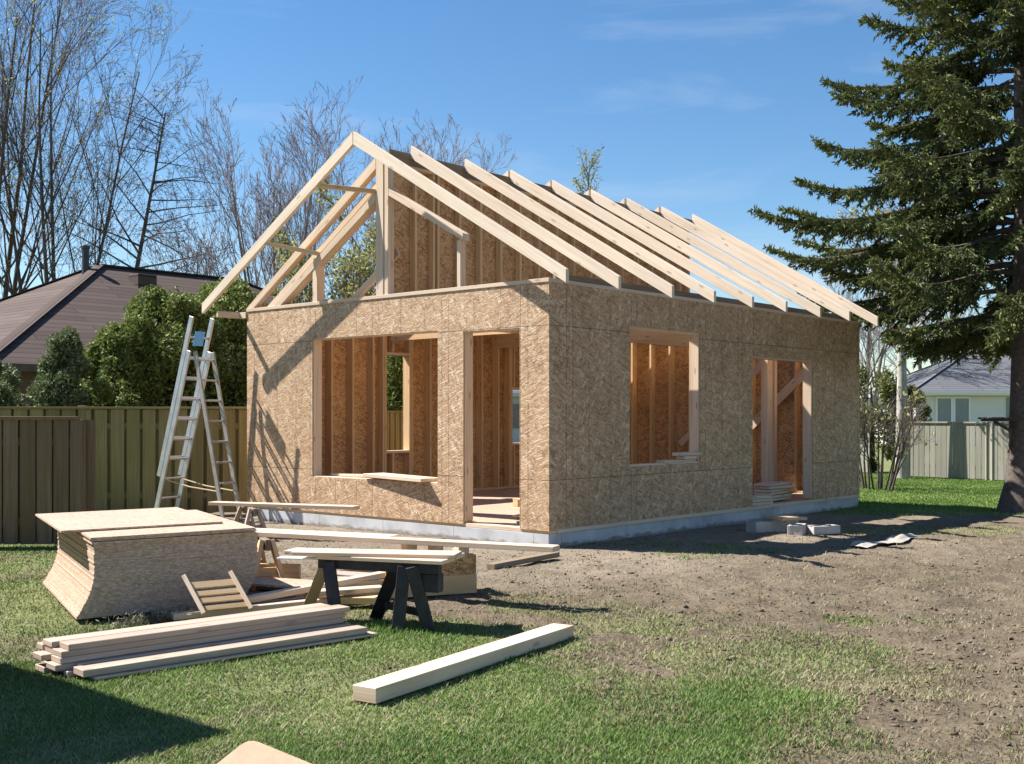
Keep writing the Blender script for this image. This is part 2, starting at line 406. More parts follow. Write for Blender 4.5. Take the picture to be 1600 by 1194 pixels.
def turf_mask(x, y):
    n = (fbm(x, y, .9, 3) - .5) * 1.5 + (fbm(x, y, 3.5, 11) - .5) * .9
    a = poly_sd(x, y, LAWN) ; b = poly_sd(x, y, BACK)
    core = np.clip(.5 + (np.maximum(a, b) + n * .45) / .5, 0, 1)
    # the thin worn turf that fades out over the bare yard
    far = np.clip(1 - np.maximum(-np.maximum(a, b), 0) / 2.0, 0, 1) * np.clip((y - 5.9) / .8, 0, 1)
    thin = np.clip(far * .95 + n * .6 - .27, 0, .55) * (x > -.2)
    patch = np.clip((fbm(x, y, .55, 41) - .53) * 5 + (fbm(x, y, 4, 5) - .5) * 1.4, 0, .55) * (x > .6) * (y < 15) * np.clip((y - 5.2) / 1.5, .25, 1)
    m = np.maximum(np.maximum(core, thin), patch)
    worn = np.clip((fbm(x, y, 1.6, 77) - .56) * 4, 0, .5) * (y < 12)
    return np.clip(m - worn, 0, 1)
def sand_mask(x, y):
    lx = (x - CX0[0]) * VD[0] + (y - CX0[1]) * VD[1]; ly = (x - CX0[0]) * UD[0] + (y - CX0[1]) * UD[1]
    dx = np.maximum(np.maximum(-lx, lx - 7.7), 0); dy = np.maximum(np.maximum(-ly, ly - 5.5), 0)
    return np.clip(1.15 - np.hypot(dx, dy) / 3.4 + (fbm(x, y, 1.3, 9) - .5) * .9, 0, 1)
def ground_z(x, y):
    t = turf_mask(x, y)
    rough = (fbm(x, y, 2.2, 21, 5) - .5) * .085 + (fbm(x, y, 11, 31, 3) - .5) * .035
    lx = (x - CX0[0]) * VD[0] + (y - CX0[1]) * VD[1]; ly = (x - CX0[0]) * UD[0] + (y - CX0[1]) * UD[1]
    d = np.hypot(np.maximum(np.maximum(-lx, lx - 7.7), 0), np.maximum(np.maximum(-ly, ly - 5.5), 0))
    smooth = .3 + .7 * np.clip(d / 2.5, 0, 1)
    return rough * (1 - .65 * t) * smooth * np.clip((40 - y) / 20, 0, 1)

gx = np.concatenate([-np.geomspace(600, 8.2, 26), np.arange(-8, 9.01, .045), np.geomspace(9.2, 600, 26)])
gy = np.concatenate([-np.geomspace(300, 1, 10), np.arange(0, 4.2, .3), np.arange(4.2, 15, .045), np.arange(15, 24, .15), np.geomspace(24.3, 900, 30)])
GX, GY = np.meshgrid(gx, gy)
T = turf_mask(GX, GY)
GZ = ground_z(GX, GY)
nx, ny = len(gx), len(gy)
idx = np.arange(nx * ny).reshape(ny, nx)
FQ = np.stack([idx[:-1, :-1], idx[:-1, 1:], idx[1:, 1:], idx[1:, :-1]], -1).reshape(-1, 4)
ground = mesh_np("ground", np.stack([GX, GY, GZ], -1).reshape(-1, 3), FQ, ground_mat(), attr={'turf': T.ravel(), 'sand': sand_mask(GX, GY).ravel()}, smooth=True)
tag(ground, "worn back yard of lawn and bare sandy soil around the new frame", "ground", kind='structure')

# blades
def blades(name, X, Y, H, W, mat, label, cat, lean=.45, flat=None):
    n = len(X); Z = ground_z(X, Y) - .006
    az = rng.random(n) * 6.283; ln = (rng.random(n) * .8 + .2) * lean * H if flat is None else flat * H
    wx, wy = np.cos(az + 1.57) * W / 2, np.sin(az + 1.57) * W / 2
    dx, dy = np.cos(az) * ln, np.sin(az) * ln
    V = np.empty((n, 5, 3))
    V[:, 0] = np.stack([X - wx, Y - wy, Z], -1); V[:, 1] = np.stack([X + wx, Y + wy, Z], -1)
    V[:, 2] = np.stack([X + wx * .7 + dx * .35, Y + wy * .7 + dy * .35, Z + H * .6], -1); V[:, 3] = np.stack([X - wx * .7 + dx * .35, Y - wy * .7 + dy * .35, Z + H * .6], -1)
    V[:, 4] = np.stack([X + dx, Y + dy, Z + H], -1)
    b = np.arange(n)[:, None] * 5
    tri = np.concatenate([b + np.array([[0, 1, 2]]), b + np.array([[0, 2, 3]]), b + np.array([[3, 2, 4]])])
    pr = np.clip(.5 + (fbm(X, Y, 1.1, 61) - .5) * 1.3 + (rng.random(n) - .5) * .7, 0, 1)
    o = mesh_np(name, V.reshape(-1, 3), tri, mat, attr={'rnd': np.repeat(pr, 5)})
    return tag(o, label, cat, kind='stuff')
def scatter(n, y0, y1, pw=1.0):
    """points within the seen wedge, denser near the camera"""
    Y = y0 * (y1 / y0) ** (rng.random(n) ** pw); X = (rng.random(n) - .5) * 2 * (.47 * Y + .25); return X, Y
X, Y = scatter(560000, 4.2, 13.2, .95)
m = turf_mask(X, Y); lush = np.clip(.35 + (fbm(X, Y, .8, 51) - .42) * 3.2, .0, 1)
lush2 = np.maximum(lush, np.exp(-((X + .85) ** 2 / .25 + (Y - 7.75) ** 2 / .1)))
keep = rng.random(len(X)) < np.clip(m, 0, 1) ** 1.3 * (.45 + .55 * lush)
X, Y, lush2 = X[keep], Y[keep], lush2[keep]
tall = np.exp(-((X + .85) ** 2 / .12 + (Y - 7.7) ** 2 / .05))
H = (.010 + .017 * rng.random(len(X))) * (.6 + .7 * lush2) * (1 + 1.6 * tall)
blades("lawn_grass", X, Y, H, .0042 + .0004 * Y, grass_m, "patchy green lawn grass in the foreground", "grass", .95)
X, Y = scatter(330000, 4.2, 15, 1); m = turf_mask(X, Y)
keep = rng.random(len(X)) < np.clip(.08 + 1.1 * m * (1.15 - m) + .06 * (m > .5) * fbm(X, Y, 1.7, 88), 0, .5); X, Y = X[keep], Y[keep]
blades("dry_grass", X, Y, .012 + .022 * rng.random(len(X)), .004 + .0005 * Y, dry_m, "dry straw-coloured grass strewn over worn turf and soil", "dry grass", 1.6)
# lawn behind, right of the house and along the left fence
X = rng.uniform(4, 16, 200000); Y = rng.uniform(16.5, 29, 200000); m = turf_mask(X, Y)
keep = rng.random(len(X)) < m; X, Y = X[keep], Y[keep]
blades("back_lawn_grass", X, Y, .022 + .02 * rng.random(len(X)), np.full(len(X), .018), grass_m, "smooth green lawn in front of the weathered back fence", "grass")

# clods and crumbs of earth
def clods(n):
    base = np.array([[1, 0, 0], [-1, 0, 0], [0, 1, 0], [0, -1, 0], [0, 0, 1], [0, 0, -1.]])
    tri = np.array([[0, 2, 4], [2, 1, 4], [1, 3, 4], [3, 0, 4], [2, 0, 5], [1, 2, 5], [3, 1, 5], [0, 3, 5]])
    # subdivide once
    vs = list(map(tuple, base)); fs = []; mid = {}
    def m_(a, b):
        k = (min(a, b), max(a, b))
        if k not in mid:
            p = (np.array(vs[a]) + np.array(vs[b])); p /= np.linalg.norm(p); vs.append(tuple(p)); mid[k] = len(vs) - 1
        return mid[k]
    for a, b, c in tri:
        ab, bc, ca = m_(a, b), m_(b, c), m_(c, a); fs += [(a, ab, ca), (ab, b, bc), (ca, bc, c), (ab, bc, ca)]
    B = np.array(vs); Fb = np.array(fs); k = len(B)
    X, Y = scatter(n, 4.3, 14, 1); X = np.where(rng.random(n) < .55, np.abs(X), X)
    t = turf_mask(X, Y); keep = (t < .55) & (rng.random(n) < np.clip(fbm(X, Y, 1.4, 15) * 2.4 - .75, .03, 1)); X, Y = X[keep], Y[keep]; n = len(X)
    s = .003 + .013 * rng.random(n) ** 4
    V = B[None] * (1 + (rng.random((n, k, 1)) - .5) * 1.15) * s[:, None, None] * np.stack([.8 + rng.random(n) * .8, .8 + rng.random(n) * .8, .5 + rng.random(n) * .4], -1)[:, None]
    V += np.stack([X, Y, ground_z(X, Y) + s * .15], -1)[:, None]
    F = (Fb[None] + (np.arange(n) * k)[:, None, None]).reshape(-1, 3)
    M = NT("soil_clods", .95, .1); a = M.n("ShaderNodeAttribute", attribute_name="rnd")
    M.color(M.ramp(a.outputs['Fac'], [(0, (.075, .057, .040)), (.6, (.145, .114, .080)), (1, (.21, .172, .126))]))
    return tag(mesh_np("soil_clods", V.reshape(-1, 3), F, M.m, attr={'rnd': np.repeat(rng.random(n), k)}), "crumbs and clods of brown earth on the bare yard", "soil", kind='stuff')
clods(13000)

# ------------------------------------------------------------------ the house frame (local x = v along right wall, y = u along front wall)
ZF, ZT = .19, 2.887; LV, LU = 7.685, 5.456
RIDGE = 4.88; SL = .588; UM = 2.73
house = empty("house_frame", (CX0[0], CX0[1], 0), math.atan2(VD[1], VD[0]),
              "unfinished timber house with bare board walls and open rafters on a concrete footing", "house")
def sheet_wall(name, axis, off, thick, L, zlo, zhi, holes, mat, a0=0.0):
    """axis 'u': wall spans u at v=off..off+thick; axis 'v': spans v at u=off..; holes (a0,a1,z0,z1)"""
    A = sorted({a0, L, *[h[0] for h in holes], *[h[1] for h in holes]}); Z = sorted({zlo, zhi, *[h[2] for h in holes], *[h[3] for h in holes]})
    sol = lambda i, j: 0 <= i < len(A) - 1 and 0 <= j < len(Z) - 1 and not any(h[0] - 1e-6 <= A[i] and A[i + 1] <= h[1] + 1e-6 and h[2] - 1e-6 <= Z[j] and Z[j + 1] <= h[3] + 1e-6 for h in holes)
    pt = (lambda a, d, z: (off + d, a, z)) if axis == 'u' else (lambda a, d, z: (a, off + d, z))
    mb = MB()
    for i in range(len(A) - 1):
        for j in range(len(Z) - 1):
            if not sol(i, j): continue
            a, b, c, d = A[i], A[i + 1], Z[j], Z[j + 1]; uv = [(a, c), (b, c), (b, d), (a, d)]
            mb.face([pt(a, 0, c), pt(b, 0, c), pt(b, 0, d), pt(a, 0, d)], uv)
            mb.face([pt(b, thick, c), pt(a, thick, c), pt(a, thick, d), pt(b, thick, d)], [(b + 7, c), (a + 7, c), (a + 7, d), (b + 7, d)])
            for (ii, jj, p, q) in ((i - 1, j, (a, d), (a, c)), (i + 1, j, (b, c), (b, d)), (i, j - 1, (a, c), (b, c)), (i, j + 1, (b, d), (a, d))):
                if not sol(ii, jj): mb.face([pt(p[0], 0, p[1]), pt(q[0], 0, q[1]), pt(q[0], thick, q[1]), pt(p[0], thick, p[1])])
    o = mb.build(name, mat, house)
    import bmesh
    bm = bmesh.new(); bm.from_mesh(o.data); bmesh.ops.remove_doubles(bm, verts=bm.verts, dist=1e-5); bmesh.ops.recalc_face_normals(bm, faces=bm.faces); bm.to_mesh(o.data); bm.free()
    return o
WF = (1.70, 4.024, .645, 2.442)       # front window
DF = (.421, 1.282, ZF, 2.408)         # front door
WR = (1.487, 3.021, .842, 2.495)      # right window
DR = (4.345, 6.10, ZF + .02, 2.25)    # right door
WL1 = (2.48, 2.96, .90, 2.39)
WL2 = (5.42, 6.08, .97, 1.90)
th = .012
sheet_wall("front_wall_panel", 'u', 0, th, LU, ZF, ZT, [WF, DF], osb_wall)
sheet_wall("right_wall_panel", 'v', 0, th, LV, ZF, ZT, [WR, DR], osb_wall, a0=th + .001)
sheet_wall("left_wall_panel", 'v', LU - th, th, LV, ZF, ZT, [WL1, WL2], osb_in, a0=th + .001)
sheet_wall("back_wall_panel", 'u', LV - th, th, LU - th - .001, ZF, ZT, [], osb_in, a0=th + .001)
# foundation ring and slab
mb = MB(); mb.box((.012, .012, -.35), (LV - .01, LU - .01, ZF - .03)); mb.build("foundation", found_m, house, .006)
mb = MB(); mb.box((.16, .16, ZF - .028), (LV - .16, LU - .16, ZF - .002)); mb.build("floor", osb_sheet, house)
# sill plates
def part(name, lo, hi, mat=stud_m, bevel=.002): return MB().box(lo, hi).build(name, mat, house, bevel)
part("sill_plate", (.013, .013, ZF - .029), (.15, DF[0], ZF + .035)); part("sill_plate", (.013, DF[0], ZF - .029), (.15, DF[1], ZF + .012), pine); part("sill_plate", (.013, DF[1], ZF - .029), (.15, LU - .013, ZF + .035))
part("sill_plate", (.151, -.006, ZF - .031), (LV - .013, .15, ZF + .012), pine); part("sill_plate", (.151, LU - .15, ZF - .029), (LV - .151, LU - .013, ZF + .035)); part("sill_plate", (LV - .15, .151, ZF - .029), (LV - .013, LU - .151, ZF + .035))
# top plates
part("top_plate", (-.012, -.006, ZT), (.15, LU + .006, ZT + .042), pine)
part("top_plate", (.152, -.004, ZT), (LV, .15, ZT + .040), pine)
part("top_plate", (.152, LU - .15, ZT), (LV, LU, ZT + .040), pine)
part("top_plate", (LV - .15, .152, ZT), (LV, LU - .152, ZT + .040), pine)
part("rim_board", (.152, .03, ZT + .042), (LV - .2, .07, 3.0), old_wood)
part("rim_board", (.152, LU - .07, ZT + .042), (LV - .2, LU - .03, 3.0), old_wood)
# studs
ST = .038; SD = .14
def stud_u(u, v0, z0=ZF + .036, z1=ZT - .002, w_=ST, mat=stud_m): part("stud", (v0, u, z0), (v0 + SD - .002, u + w_, z1), mat)
def stud_v(v, u0, z0=ZF + .036, z1=ZT - .002, w_=ST, mat=stud_m): part("stud", (v, u0, z0), (v + w_, u0 + SD - .002, z1), mat)
LUI = LU - th - SD; LVI = LV - th - SD
v = .16
while v < LV - .2:
    if WL1[0] - .06 < v < WL1[1] + .03:
        stud_v(v, LUI, ZF + .036, WL1[2] - .042); stud_v(v, LUI, WL1[3] + .042)
    elif WL2[0] - .06 < v < WL2[1] + .03:
        stud_v(v, LUI, ZF + .036, WL2[2] - .042); stud_v(v, LUI, WL2[3] + .042)
    else: stud_v(v, LUI)
    v += .4067
for W in (WL1, WL2):
    stud_v(W[0] - ST, LUI + .001); stud_v(W[1], LUI + .001); stud_v(W[0] - 2 * ST - .006, LUI + .001); stud_v(W[1] + ST + .006, LUI + .001)
    part("window_sill", (W[0], LUI, W[2] - .04), (W[1], LUI + SD - .002, W[2]), pine); part("header", (W[0], LUI, W[3]), (W[1], LUI + SD - .002, W[3] + .04), pine)
u = .2
while u < LU - .25: stud_u(u, LVI); u += .4067
# front wall framing round the openings
for (a0, a1, z0, z1) in (WF, DF):
    for uu in (a0 - ST + .012, a1 - .012): stud_u(uu, th + .001, ZF + .036, ZT - .003, mat=pine)
    part("header", (th + .001, a0 + .028, z1 - .010), (th + SD, a1 - .014, z1 + .19), pine)
part("window_sill", (th + .001, WF[0] + .028, WF[2] - .04), (th + SD, WF[1] - .014, WF[2] + .008), pine)
for uu in (.16, 1.5, 4.35, 4.75, 5.15): stud_u(uu, th + .001)
for uu in (2.2, 2.7, 3.2, 3.6): stud_u(uu, th + .001, ZF + .036, WF[2] - .042)
for (a0, a1, z0, z1) in (WR, DR):
    for vv in (a0 - ST + .02, a1 - .02): stud_v(vv, th + .001, ZF + .036, ZT - .003, mat=pine)
    part("header", (a0 + .022, th + .001, z1 - .02), (a1 - .022, th + SD, z1 + .17), pine)
part("window_sill", (WR[0] + .022, th + .001, WR[2] - .04), (WR[1] - .022, th + SD, WR[2] + .018), pine)
for vv in (.5, .95, 3.45, 3.9, 6.6, 7.1): stud_v(vv, th + .001)
# inside the right doorway: two posts and braces on the back wall
part("post", (5.93, .65, ZF), (6.08, .76, ZT - .02), pine); part("post", (6.46, .82, ZF), (6.54, .92, ZT - .02), pine)
def brace(p0, p1, wd=.14, tk=.038, mat=pine, up=(0, 0, 1)): return MB().board(p0, p1, wd, tk, up).build("brace", mat, house, .002)
brace((LVI - .03, .6, 2.35), (LVI - .03, 2.3, .85), up=(1, 0, 0)); brace((LVI - .07, 1.3, 2.55), (LVI - .07, 3.2, .95), .11, up=(1, 0, 0))
# ceiling beam across, tie boards
part("tie_beam", (2.55, .16, 2.60), (2.60, LU - .16, 2.86), stud_m); part("tie_beam", (5.0, .16, 2.60), (5.05, LU - .16, 2.86), stud_m)
part("ridge_beam", (.155, UM - .04, 2.60), (LVI, UM + .05, 2.86), stud_m)
# ridge wall: studs towards the right, board on the far side, upper storey only
sheet_wall("ridge_wall_panel", 'v', UM + .055, th, 6.98, ZT + .042, 4.60, [], osb_in, a0=.16)
part("ridge_wall_plate", (.16, UM - .045, ZT + .042), (6.98, UM + .053, ZT + .08), stud_m); part("ridge_wall_plate", (.16, UM - .045, 4.56), (6.98, UM + .053, 4.60), stud_m)
v = .17; k = 0
while v < 6.95: part("stud", (v, UM - .042, ZT + .081), (v + ST, UM + .053, 4.559), stud_m); v += .4067
part("stud", (6.935, UM - .042, ZT + .081), (6.978, UM + .053, 4.559), stud_m)
part("stud", (.9, UM - .042, ZT + .081), (.938, UM + .053, 4.559), stud_m)
part("ridge_board", (.16, UM - .019, 4.602), (7.13, UM + .019, 4.765), old_wood)
# rafters
rafter_m = lumber("rafter_lumber", (.53, .405, .295), (.71, .585, .45), (.79, .68, .55))
def rtop(u): return RIDGE - SL * abs(u - UM)
DV = .142
def rafter(v, side, tk=.050, mat=rafter_m, gap=.022, DV=.145):
    ue = (-.56 if side < 0 else 2 * UM + .47) + random.uniform(-.018, .018); v += random.uniform(-.012, .012); dz = random.uniform(-.01, .01); skew = random.uniform(-.02, .02) * (v > 0)
    ur = UM + side * gap
    poly = [(v, ur, rtop(ur)), (v + skew, ue, rtop(ue) + dz), (v + skew, ue, rtop(ue) - DV + dz), (v, ur, rtop(ur) - DV * 1.12)]
    return MB().prism(poly, (tk, 0, 0)).build("rafter", mat, house, .003)
RV = [-.42, .52, 1.5, 2.42, 3.34, 4.26, 5.19, 6.15, 7.07]
rafter(-.42, -1, gap=.001, DV=.142); rafter(-.42, 1, gap=.001, DV=.142)
for v in RV[1:]: rafter(v, -1)
for v in RV[3:8]: rafter(v, 1)
# unseen sheathing added on the rear left slope to keep the interior dark
e0, e1 = UM + .20, 2 * UM + .45
MB().prism([(2.3, e0, rtop(e0) + .002), (2.3, e1, rtop(e1) + .002), (2.3, e1, rtop(e1) + .016), (2.3, e0, rtop(e0) + .016)], (3.6, 0, 0)).build("roof_shade_panel", osb_in, house)
e0 = 4.15  # second piece stops short of the ridge, letting sun onto the back wall
MB().prism([(5.903, e0, rtop(e0) + .002), (5.903, e1, rtop(e1) + .002), (5.903, e1, rtop(e1) + .016), (5.903, e0, rtop(e0) + .016)], (1.15, 0, 0)).build("roof_shade_panel", osb_in, house)
# front gable frame
def gb(u0, z0, u1, z1, v0=.02, wd=.10, tk=.042, name="gable_plate", mat=pine):
    return MB().board((v0 + tk / 2, u0, z0), (v0 + tk / 2, u1, z1), wd, tk, (1, 0, 0)).build(name, mat, house, .002)
ZP = ZT + .042
def pgram(u0, z0, u1, z1, d, v0, tk, name, mat=pine):
    """sloping board with plumb ends; z is the top edge"""
    return MB().prism([(v0, u0, z0), (v0, u1, z1), (v0, u1, z1 - d), (v0, u0, z0 - d)], (tk, 0, 0)).build(name, mat, house, .002)
MB().prism([(-.008, 5.47, ZP), (-.008, 5.30, ZP), (-.008, 2.78, 4.50), (-.008, 2.78, 4.645)], (.09, 0, 0)).build("gable_plate", pine, house, .002)
MB().prism([(.03, 5.05, ZP), (.03, 4.90, ZP), (.03, 2.78, 4.28), (.03, 2.78, 4.38)], (.042, 0, 0)).build("gable_plate", pine, house, .002)
MB().prism([(-.008, 4.86, ZP), (-.008, 4.70, ZP), (-.008, 2.78, 4.10), (-.008, 2.78, 4.21)], (.13, 0, 0)).build("gable_plate", pine, house, .002)
part("gable_post", (-.008, 2.64, ZP), (.13, 2.775, 4.66), pine); part("gable_post", (.0, 2.56, ZP), (.10, 2.632, 4.60), pine)
part("gable_stud", (0, 3.93, ZP), (.13, 4.02, 3.50), pine); part("gable_stud", (.0, 1.33, ZP), (.09, 1.385, 3.47), pine)
pgram(2.555, 4.225, 1.29, 3.545, .085, 0, .11, "gable_header")
brace((.32, 3.60, 2.93), (.32, 2.72, 3.50), .10, .04, up=(1, 0, 0))
brace((-.375, 3.50, 4.335), (.02, 2.80, 4.22), .09, .05, stud_m); brace((-.375, 4.53, 3.71), (.02, 3.90, 3.55), .09, .05, stud_m)
part("lookout", (-.375, 5.60, 2.80), (.05, 5.64, 2.885), pine)
part("lookout", (-.02, 5.462, 2.80), (.05, 5.60, 2.885), pine)

# loose boards and lumber inside and on the window sills
def plank(name, p0, p1, wd, tk, mat, label, cat="board", group=None, up=(0, 0, 1), bevel=.003):
    c = (Vector(p0) + Vector(p1)) / 2
    o = MB().board(Vector(p0) - c, Vector(p1) - c, wd, tk, up).build(name, mat, None, bevel); o.location = c
    return tag(o, label, cat, group)
zs = WF[2] + .008
plank("board", HW(.24, 3.86, zs + .018), HW(.17, 2.86, zs + .022), .14, .03, pine, "narrow board lying behind the left half of the front window sill")
plank("board", HW(.13, 2.98, zs + .045), HW(.055, 1.86, zs + .022), .33, .042, pine, "wide thick board on the front window sill jutting out over the wall")
zs = WR[2] + .018
plank("board", HW(2.2, .05, zs + .016), HW(2.95, .08, zs + .016), .13, .03, pine, "thin board on the sill of the side window, lowest of three")
plank("board", HW(2.62, .03, zs + .055), HW(2.98, .06, zs + .055), .12, .042, pine, "short offcut in the middle of the pile on the side window sill")
plank("board", HW(2.55, .05, zs + .10), HW(2.99, .03, zs + .10), .13, .04, pine, "topmost short offcut of the pile on the side window sill")
# lumber pile in side doorway
for i in range(6):
    rr = random.uniform(-.05, .05)
    plank("board", HW(5.25 + rr, .36 + rr, ZF + .04 + i * .043), HW(5.98, .40 - rr * 2, ZF + .04 + i * .043), .24 + .06 * random.random(), .036, pine,
          "short offcut lying in the ragged pile inside the side doorway", "board", "offcuts piled in the side doorway")
for i in range(3):
    plank("board", HW(4.37, .12 + .02 * i, ZF + .036 + i * .044), HW(4.95 - .02 * i, .10, ZF + .036 + i * .044), .17, .04, pine,
          ("lowest", "middle", "topmost")[i] + " of three boards stacked on the left of the side door threshold")
# pallet inside the front door
def pallet(loc, rz, label):
    p = empty("pallet", loc, rz, label, "pallet")
    for y in (-.45, 0, .45): MB().box((-.55, y - .045, 0), (.55, y + .045, .09)).build("runner", stud_m, p, .003)
    for k in range(6): MB().box((-.55 + k * .2, -.5, .0905), (-.55 + k * .2 + .11, .5, .112)).build("deck_board", stud_m, p, .002)
    return p
pallet(HW(2.9, 2.1, ZF), math.atan2(VD[1], VD[0]), "low wooden pallet on the floor seen through the front doorway")
for i, (a, b, c, d, l) in enumerate(((.5, .75, 1.9, 1.0, "nearest"), (.9, 1.15, 2.0, 1.45, "farther"))):
    plank("board", HW(a, b, ZF + .014 + i * .024), HW(c, d, ZF + .014 + i * .024), .28, .022, osb_sheet, l + " loose board on the floor just inside the front doorway")

# ------------------------------------------------------------------ ladder (two halves opened into an A)
def ladder():
    lx = Vector((.87, -.5, 0)).normalized(); wx = Vector((.5, .87, 0)).normalized()
    F0 = Vector((-4.976, 16.32, 0)); top = F0 + lx * .80 + Vector((0, 0, 2.80))
    A = empty("ladder", F0, 0, "tall aluminium extension ladder opened into an A beside the front wall", "ladder")
    def P(p): return p - F0
    d = (top - F0).normalized(); nrm = d.cross(wx)
    if nrm.dot(lx) < 0: nrm = -nrm
    W = .39
    for s in (-1, 1):          # upper section rails, from rung 2 to the top
        a = F0 + d * .62 + wx * s * W / 2; b = top + wx * s * W / 2
        m = MB(); m.board(P(a), P(b), .028, .075, nrm); o = m.build("rail", aluminium, A, .004)
        a = F0 + wx * s * (W / 2 - .0) + nrm * .078; b = F0 + d * 2.45 + wx * s * W / 2 + nrm * .078
        MB().board(P(a), P(b), .028, .075, nrm).build("rail", aluminium, A, .004)
        MB().obox(P(F0 + wx * s * W / 2 + nrm * .078 + Vector((0, 0, .012))), (.05, 0, 0), (0, .035, 0), (0, 0, .016)).build("foot", steel_dark, A, .004)
    L = (top - F0).length
    k = .32
    n = 0
    while k < L - .04:
        for off, lo, hi in ((0, .64, L), (.078, 0, 2.45)):
            if lo <= k <= hi:
                c = F0 + d * k + nrm * off
                MB().tube([P(c - wx * (W / 2 + .012)), P(c + wx * (W / 2 + .012))], .017, 8).build("rung", aluminium, A, smooth=False)
        c = F0 + d * k + wx * (W / 2 + .016) + nrm * .02
        k += .288; n += 1
    MB().obox(P(F0 + d * (L - .30) + nrm * .02), wx * .09, d * .10, nrm * .004).build("label_plate", blue_plastic, A)
    MB().obox(P(top - d * .12 + wx * (W / 2 + .0155)), d * .09, nrm * .025, wx * .002).build("label_plate", blue_plastic, A)
    # rear half
    h = F0 + d * (L * .845) + nrm * .16; r0 = Vector((-3.80, 15.64, 0)); dr = (h - r0).normalized(); nr = dr.cross(wx); W2 = .33
    for s in (-1, 1):
        MB().board(P(r0 + wx * s * W2 / 2), P(h + wx * s * W2 / 2), .026, .066, nr).build("rail", alu_dull, A, .004)
        MB().obox(P(r0 + wx * s * W2 / 2 + Vector((0, 0, .012))), (.05, 0, 0), (0, .035, 0), (0, 0, .016)).build("foot", steel_dark, A, .004)
    LR = (h - r0).length; k = .25
    while k < LR - .1:
        c = r0 + dr * k; MB().tube([P(c - wx * (W2 / 2 + .01)), P(c + wx * (W2 / 2 + .01))], .015, 8).build("rung", aluminium, A); k += .288
    a = F0 + d * .60; b = r0 + dr * .42
    for s in (-1, 1): MB().tube([P(a + wx * s * .15 + nrm * .1), P((a + b) / 2 + wx * s * .15 - Vector((0, 0, .03))), P(b + wx * s * .13)], .010, 6).build("tie_rope", tape_m, A)
ladder()

# ------------------------------------------------------------------ stack of boards by the fence
e_ = Vector((math.cos(R(37)), math.sin(R(37)), 0)); s_ = Vector((math.cos(R(118.5)), math.sin(R(118.5)), 0))
B0 = Vector((-2.985, 7.94, 0))
N = 44; tk = .0112; z = .035
proto = None
for s in (.25, 1.0, 1.75):
    c = B0 + s_ * s + e_ * .62 + Vector((0, 0, .012))
    o = MB().obox((0, 0, 0), e_ * .58, s_.cross(Vector((0, 0, 1))).cross(Vector((0, 0, 1))) * .04 if False else s_ * .04, (0, 0, .022)).build("bearer", old_wood, None, .002); o.location = c
    tag(o, "rough wooden bearer under the tall stack of board sheets", "bearer", "bearers under the board stack")
def sheet_mesh(L, t):
    m = MB(); a = e_ * 1.22; b = s_ * L; m.prism([(0, 0, 0), a, a + b, b], (0, 0, t)); return m
for i in range(N):
    f = i / (N - 1)
    sh = .125 * (max(0, .62 - f) / .62) ** 1.7          # the lower sheets fan out to the left
    off = -e_ * (sh - .10) + s_ * (-.02 * (1 - f)) + e_ * random.uniform(-.004, .004) + s_ * random.uniform(-.004, .004)
    if proto is None: o = proto = sheet_mesh(1.93, tk - .0004).build("board_sheet", osb_sheet)
    else: o = proto.copy(); COL.objects.link(o)
    o.location = B0 + off + Vector((0, 0, z)); z += tk
    tag(o, "tan strand board sheet in the lower fanned part of the tall stack", "board sheet", "sheets of the tall board stack")
for i, (de, ds, L, t) in enumerate(((.10, -.02, 1.9, .016), (.08, -.035, 1.88, .016), (.085, -.03, 1.88, .014), (.07, -.05, 1.9, .015))):
    o = sheet_mesh(L, t - .001).build("board_sheet", osb_sheet, None)
    o.location = B0 + e_ * de + s_ * ds + Vector((0, 0, z)); z += t + (.004 if i == 1 else .001)
    tag(o, ("lowest of the four loose thick sheets overhanging the front of the board stack", "second loose thick sheet from below at the front of the board stack", "third loose thick sheet at the front of the board stack",
            "pinkish sheet just under the topmost one, its front strip showing on the board stack")[i], "board sheet", "sheets of the tall board stack")
o = sheet_mesh(1.62, .014).build("board_sheet", osb_sheet); o.location = B0 - e_ * .07 + s_ * .40 + Vector((0, 0, z + .002))
tag(o, "topmost wide sheet pushed back and left on the tall board stack", "board sheet", "sheets of the tall board stack")

# ------------------------------------------------------------------ lumber pile in the foreground
d_ = Vector((.735, .678, 0)).normalized(); n_ = Vector((-.678, .735, 0)).normalized(); D0 = Vector((-2.30, 6.17, 0))
def lum(n0, wd, z0, t, a, L, label, group="boards of the long foreground pile"):
    p = D0 + n_ * (n0 + wd / 2) + d_ * a + Vector((0, 0, z0 + t / 2))
    tw = n_ * random.uniform(-.006, .006)
    plank("board", p - tw, p + d_ * L + tw, wd, t - .001, pine_grey, label, "board", group, bevel=.003)
zb = .012; t = .0335
lum(-.035, .12, zb, .018, .05, 1.87, "thin board lying lowest in the grass, nearest edge of the long lumber pile")
lum(-.005, .135, zb + .019, t + .006, 0, 1.86, "wide pale board on the low front step of the long lumber pile")
for col, (n0, lay) in enumerate(((.470, 4), (.195, 5), (.333, 5))):
    for k in range(lay):
        j = random.uniform(-.065, .065); a = -.02 * col + j; L = 1.88 - .02 * col
        front = -.022 if (col == 1 and k <= 1) else 0
        lab = "weathered pale board inside the long foreground lumber pile"
        if col == 1 and k == 4: lab = "bright top board along the front of the long lumber pile"
        if col == 2 and k == 4: lab = "top board at the rear edge of the long lumber pile"
        if col == 1 and k == 3: lab = "second board from the top at the front of the long lumber pile"
        if col == 1 and k == 1: lab = "narrow ledge board halfway up the front of the long lumber pile"
        lum(n0 + front + random.uniform(-.006, .006), .134 if col else .09, zb + k * t, t, a, L, lab)
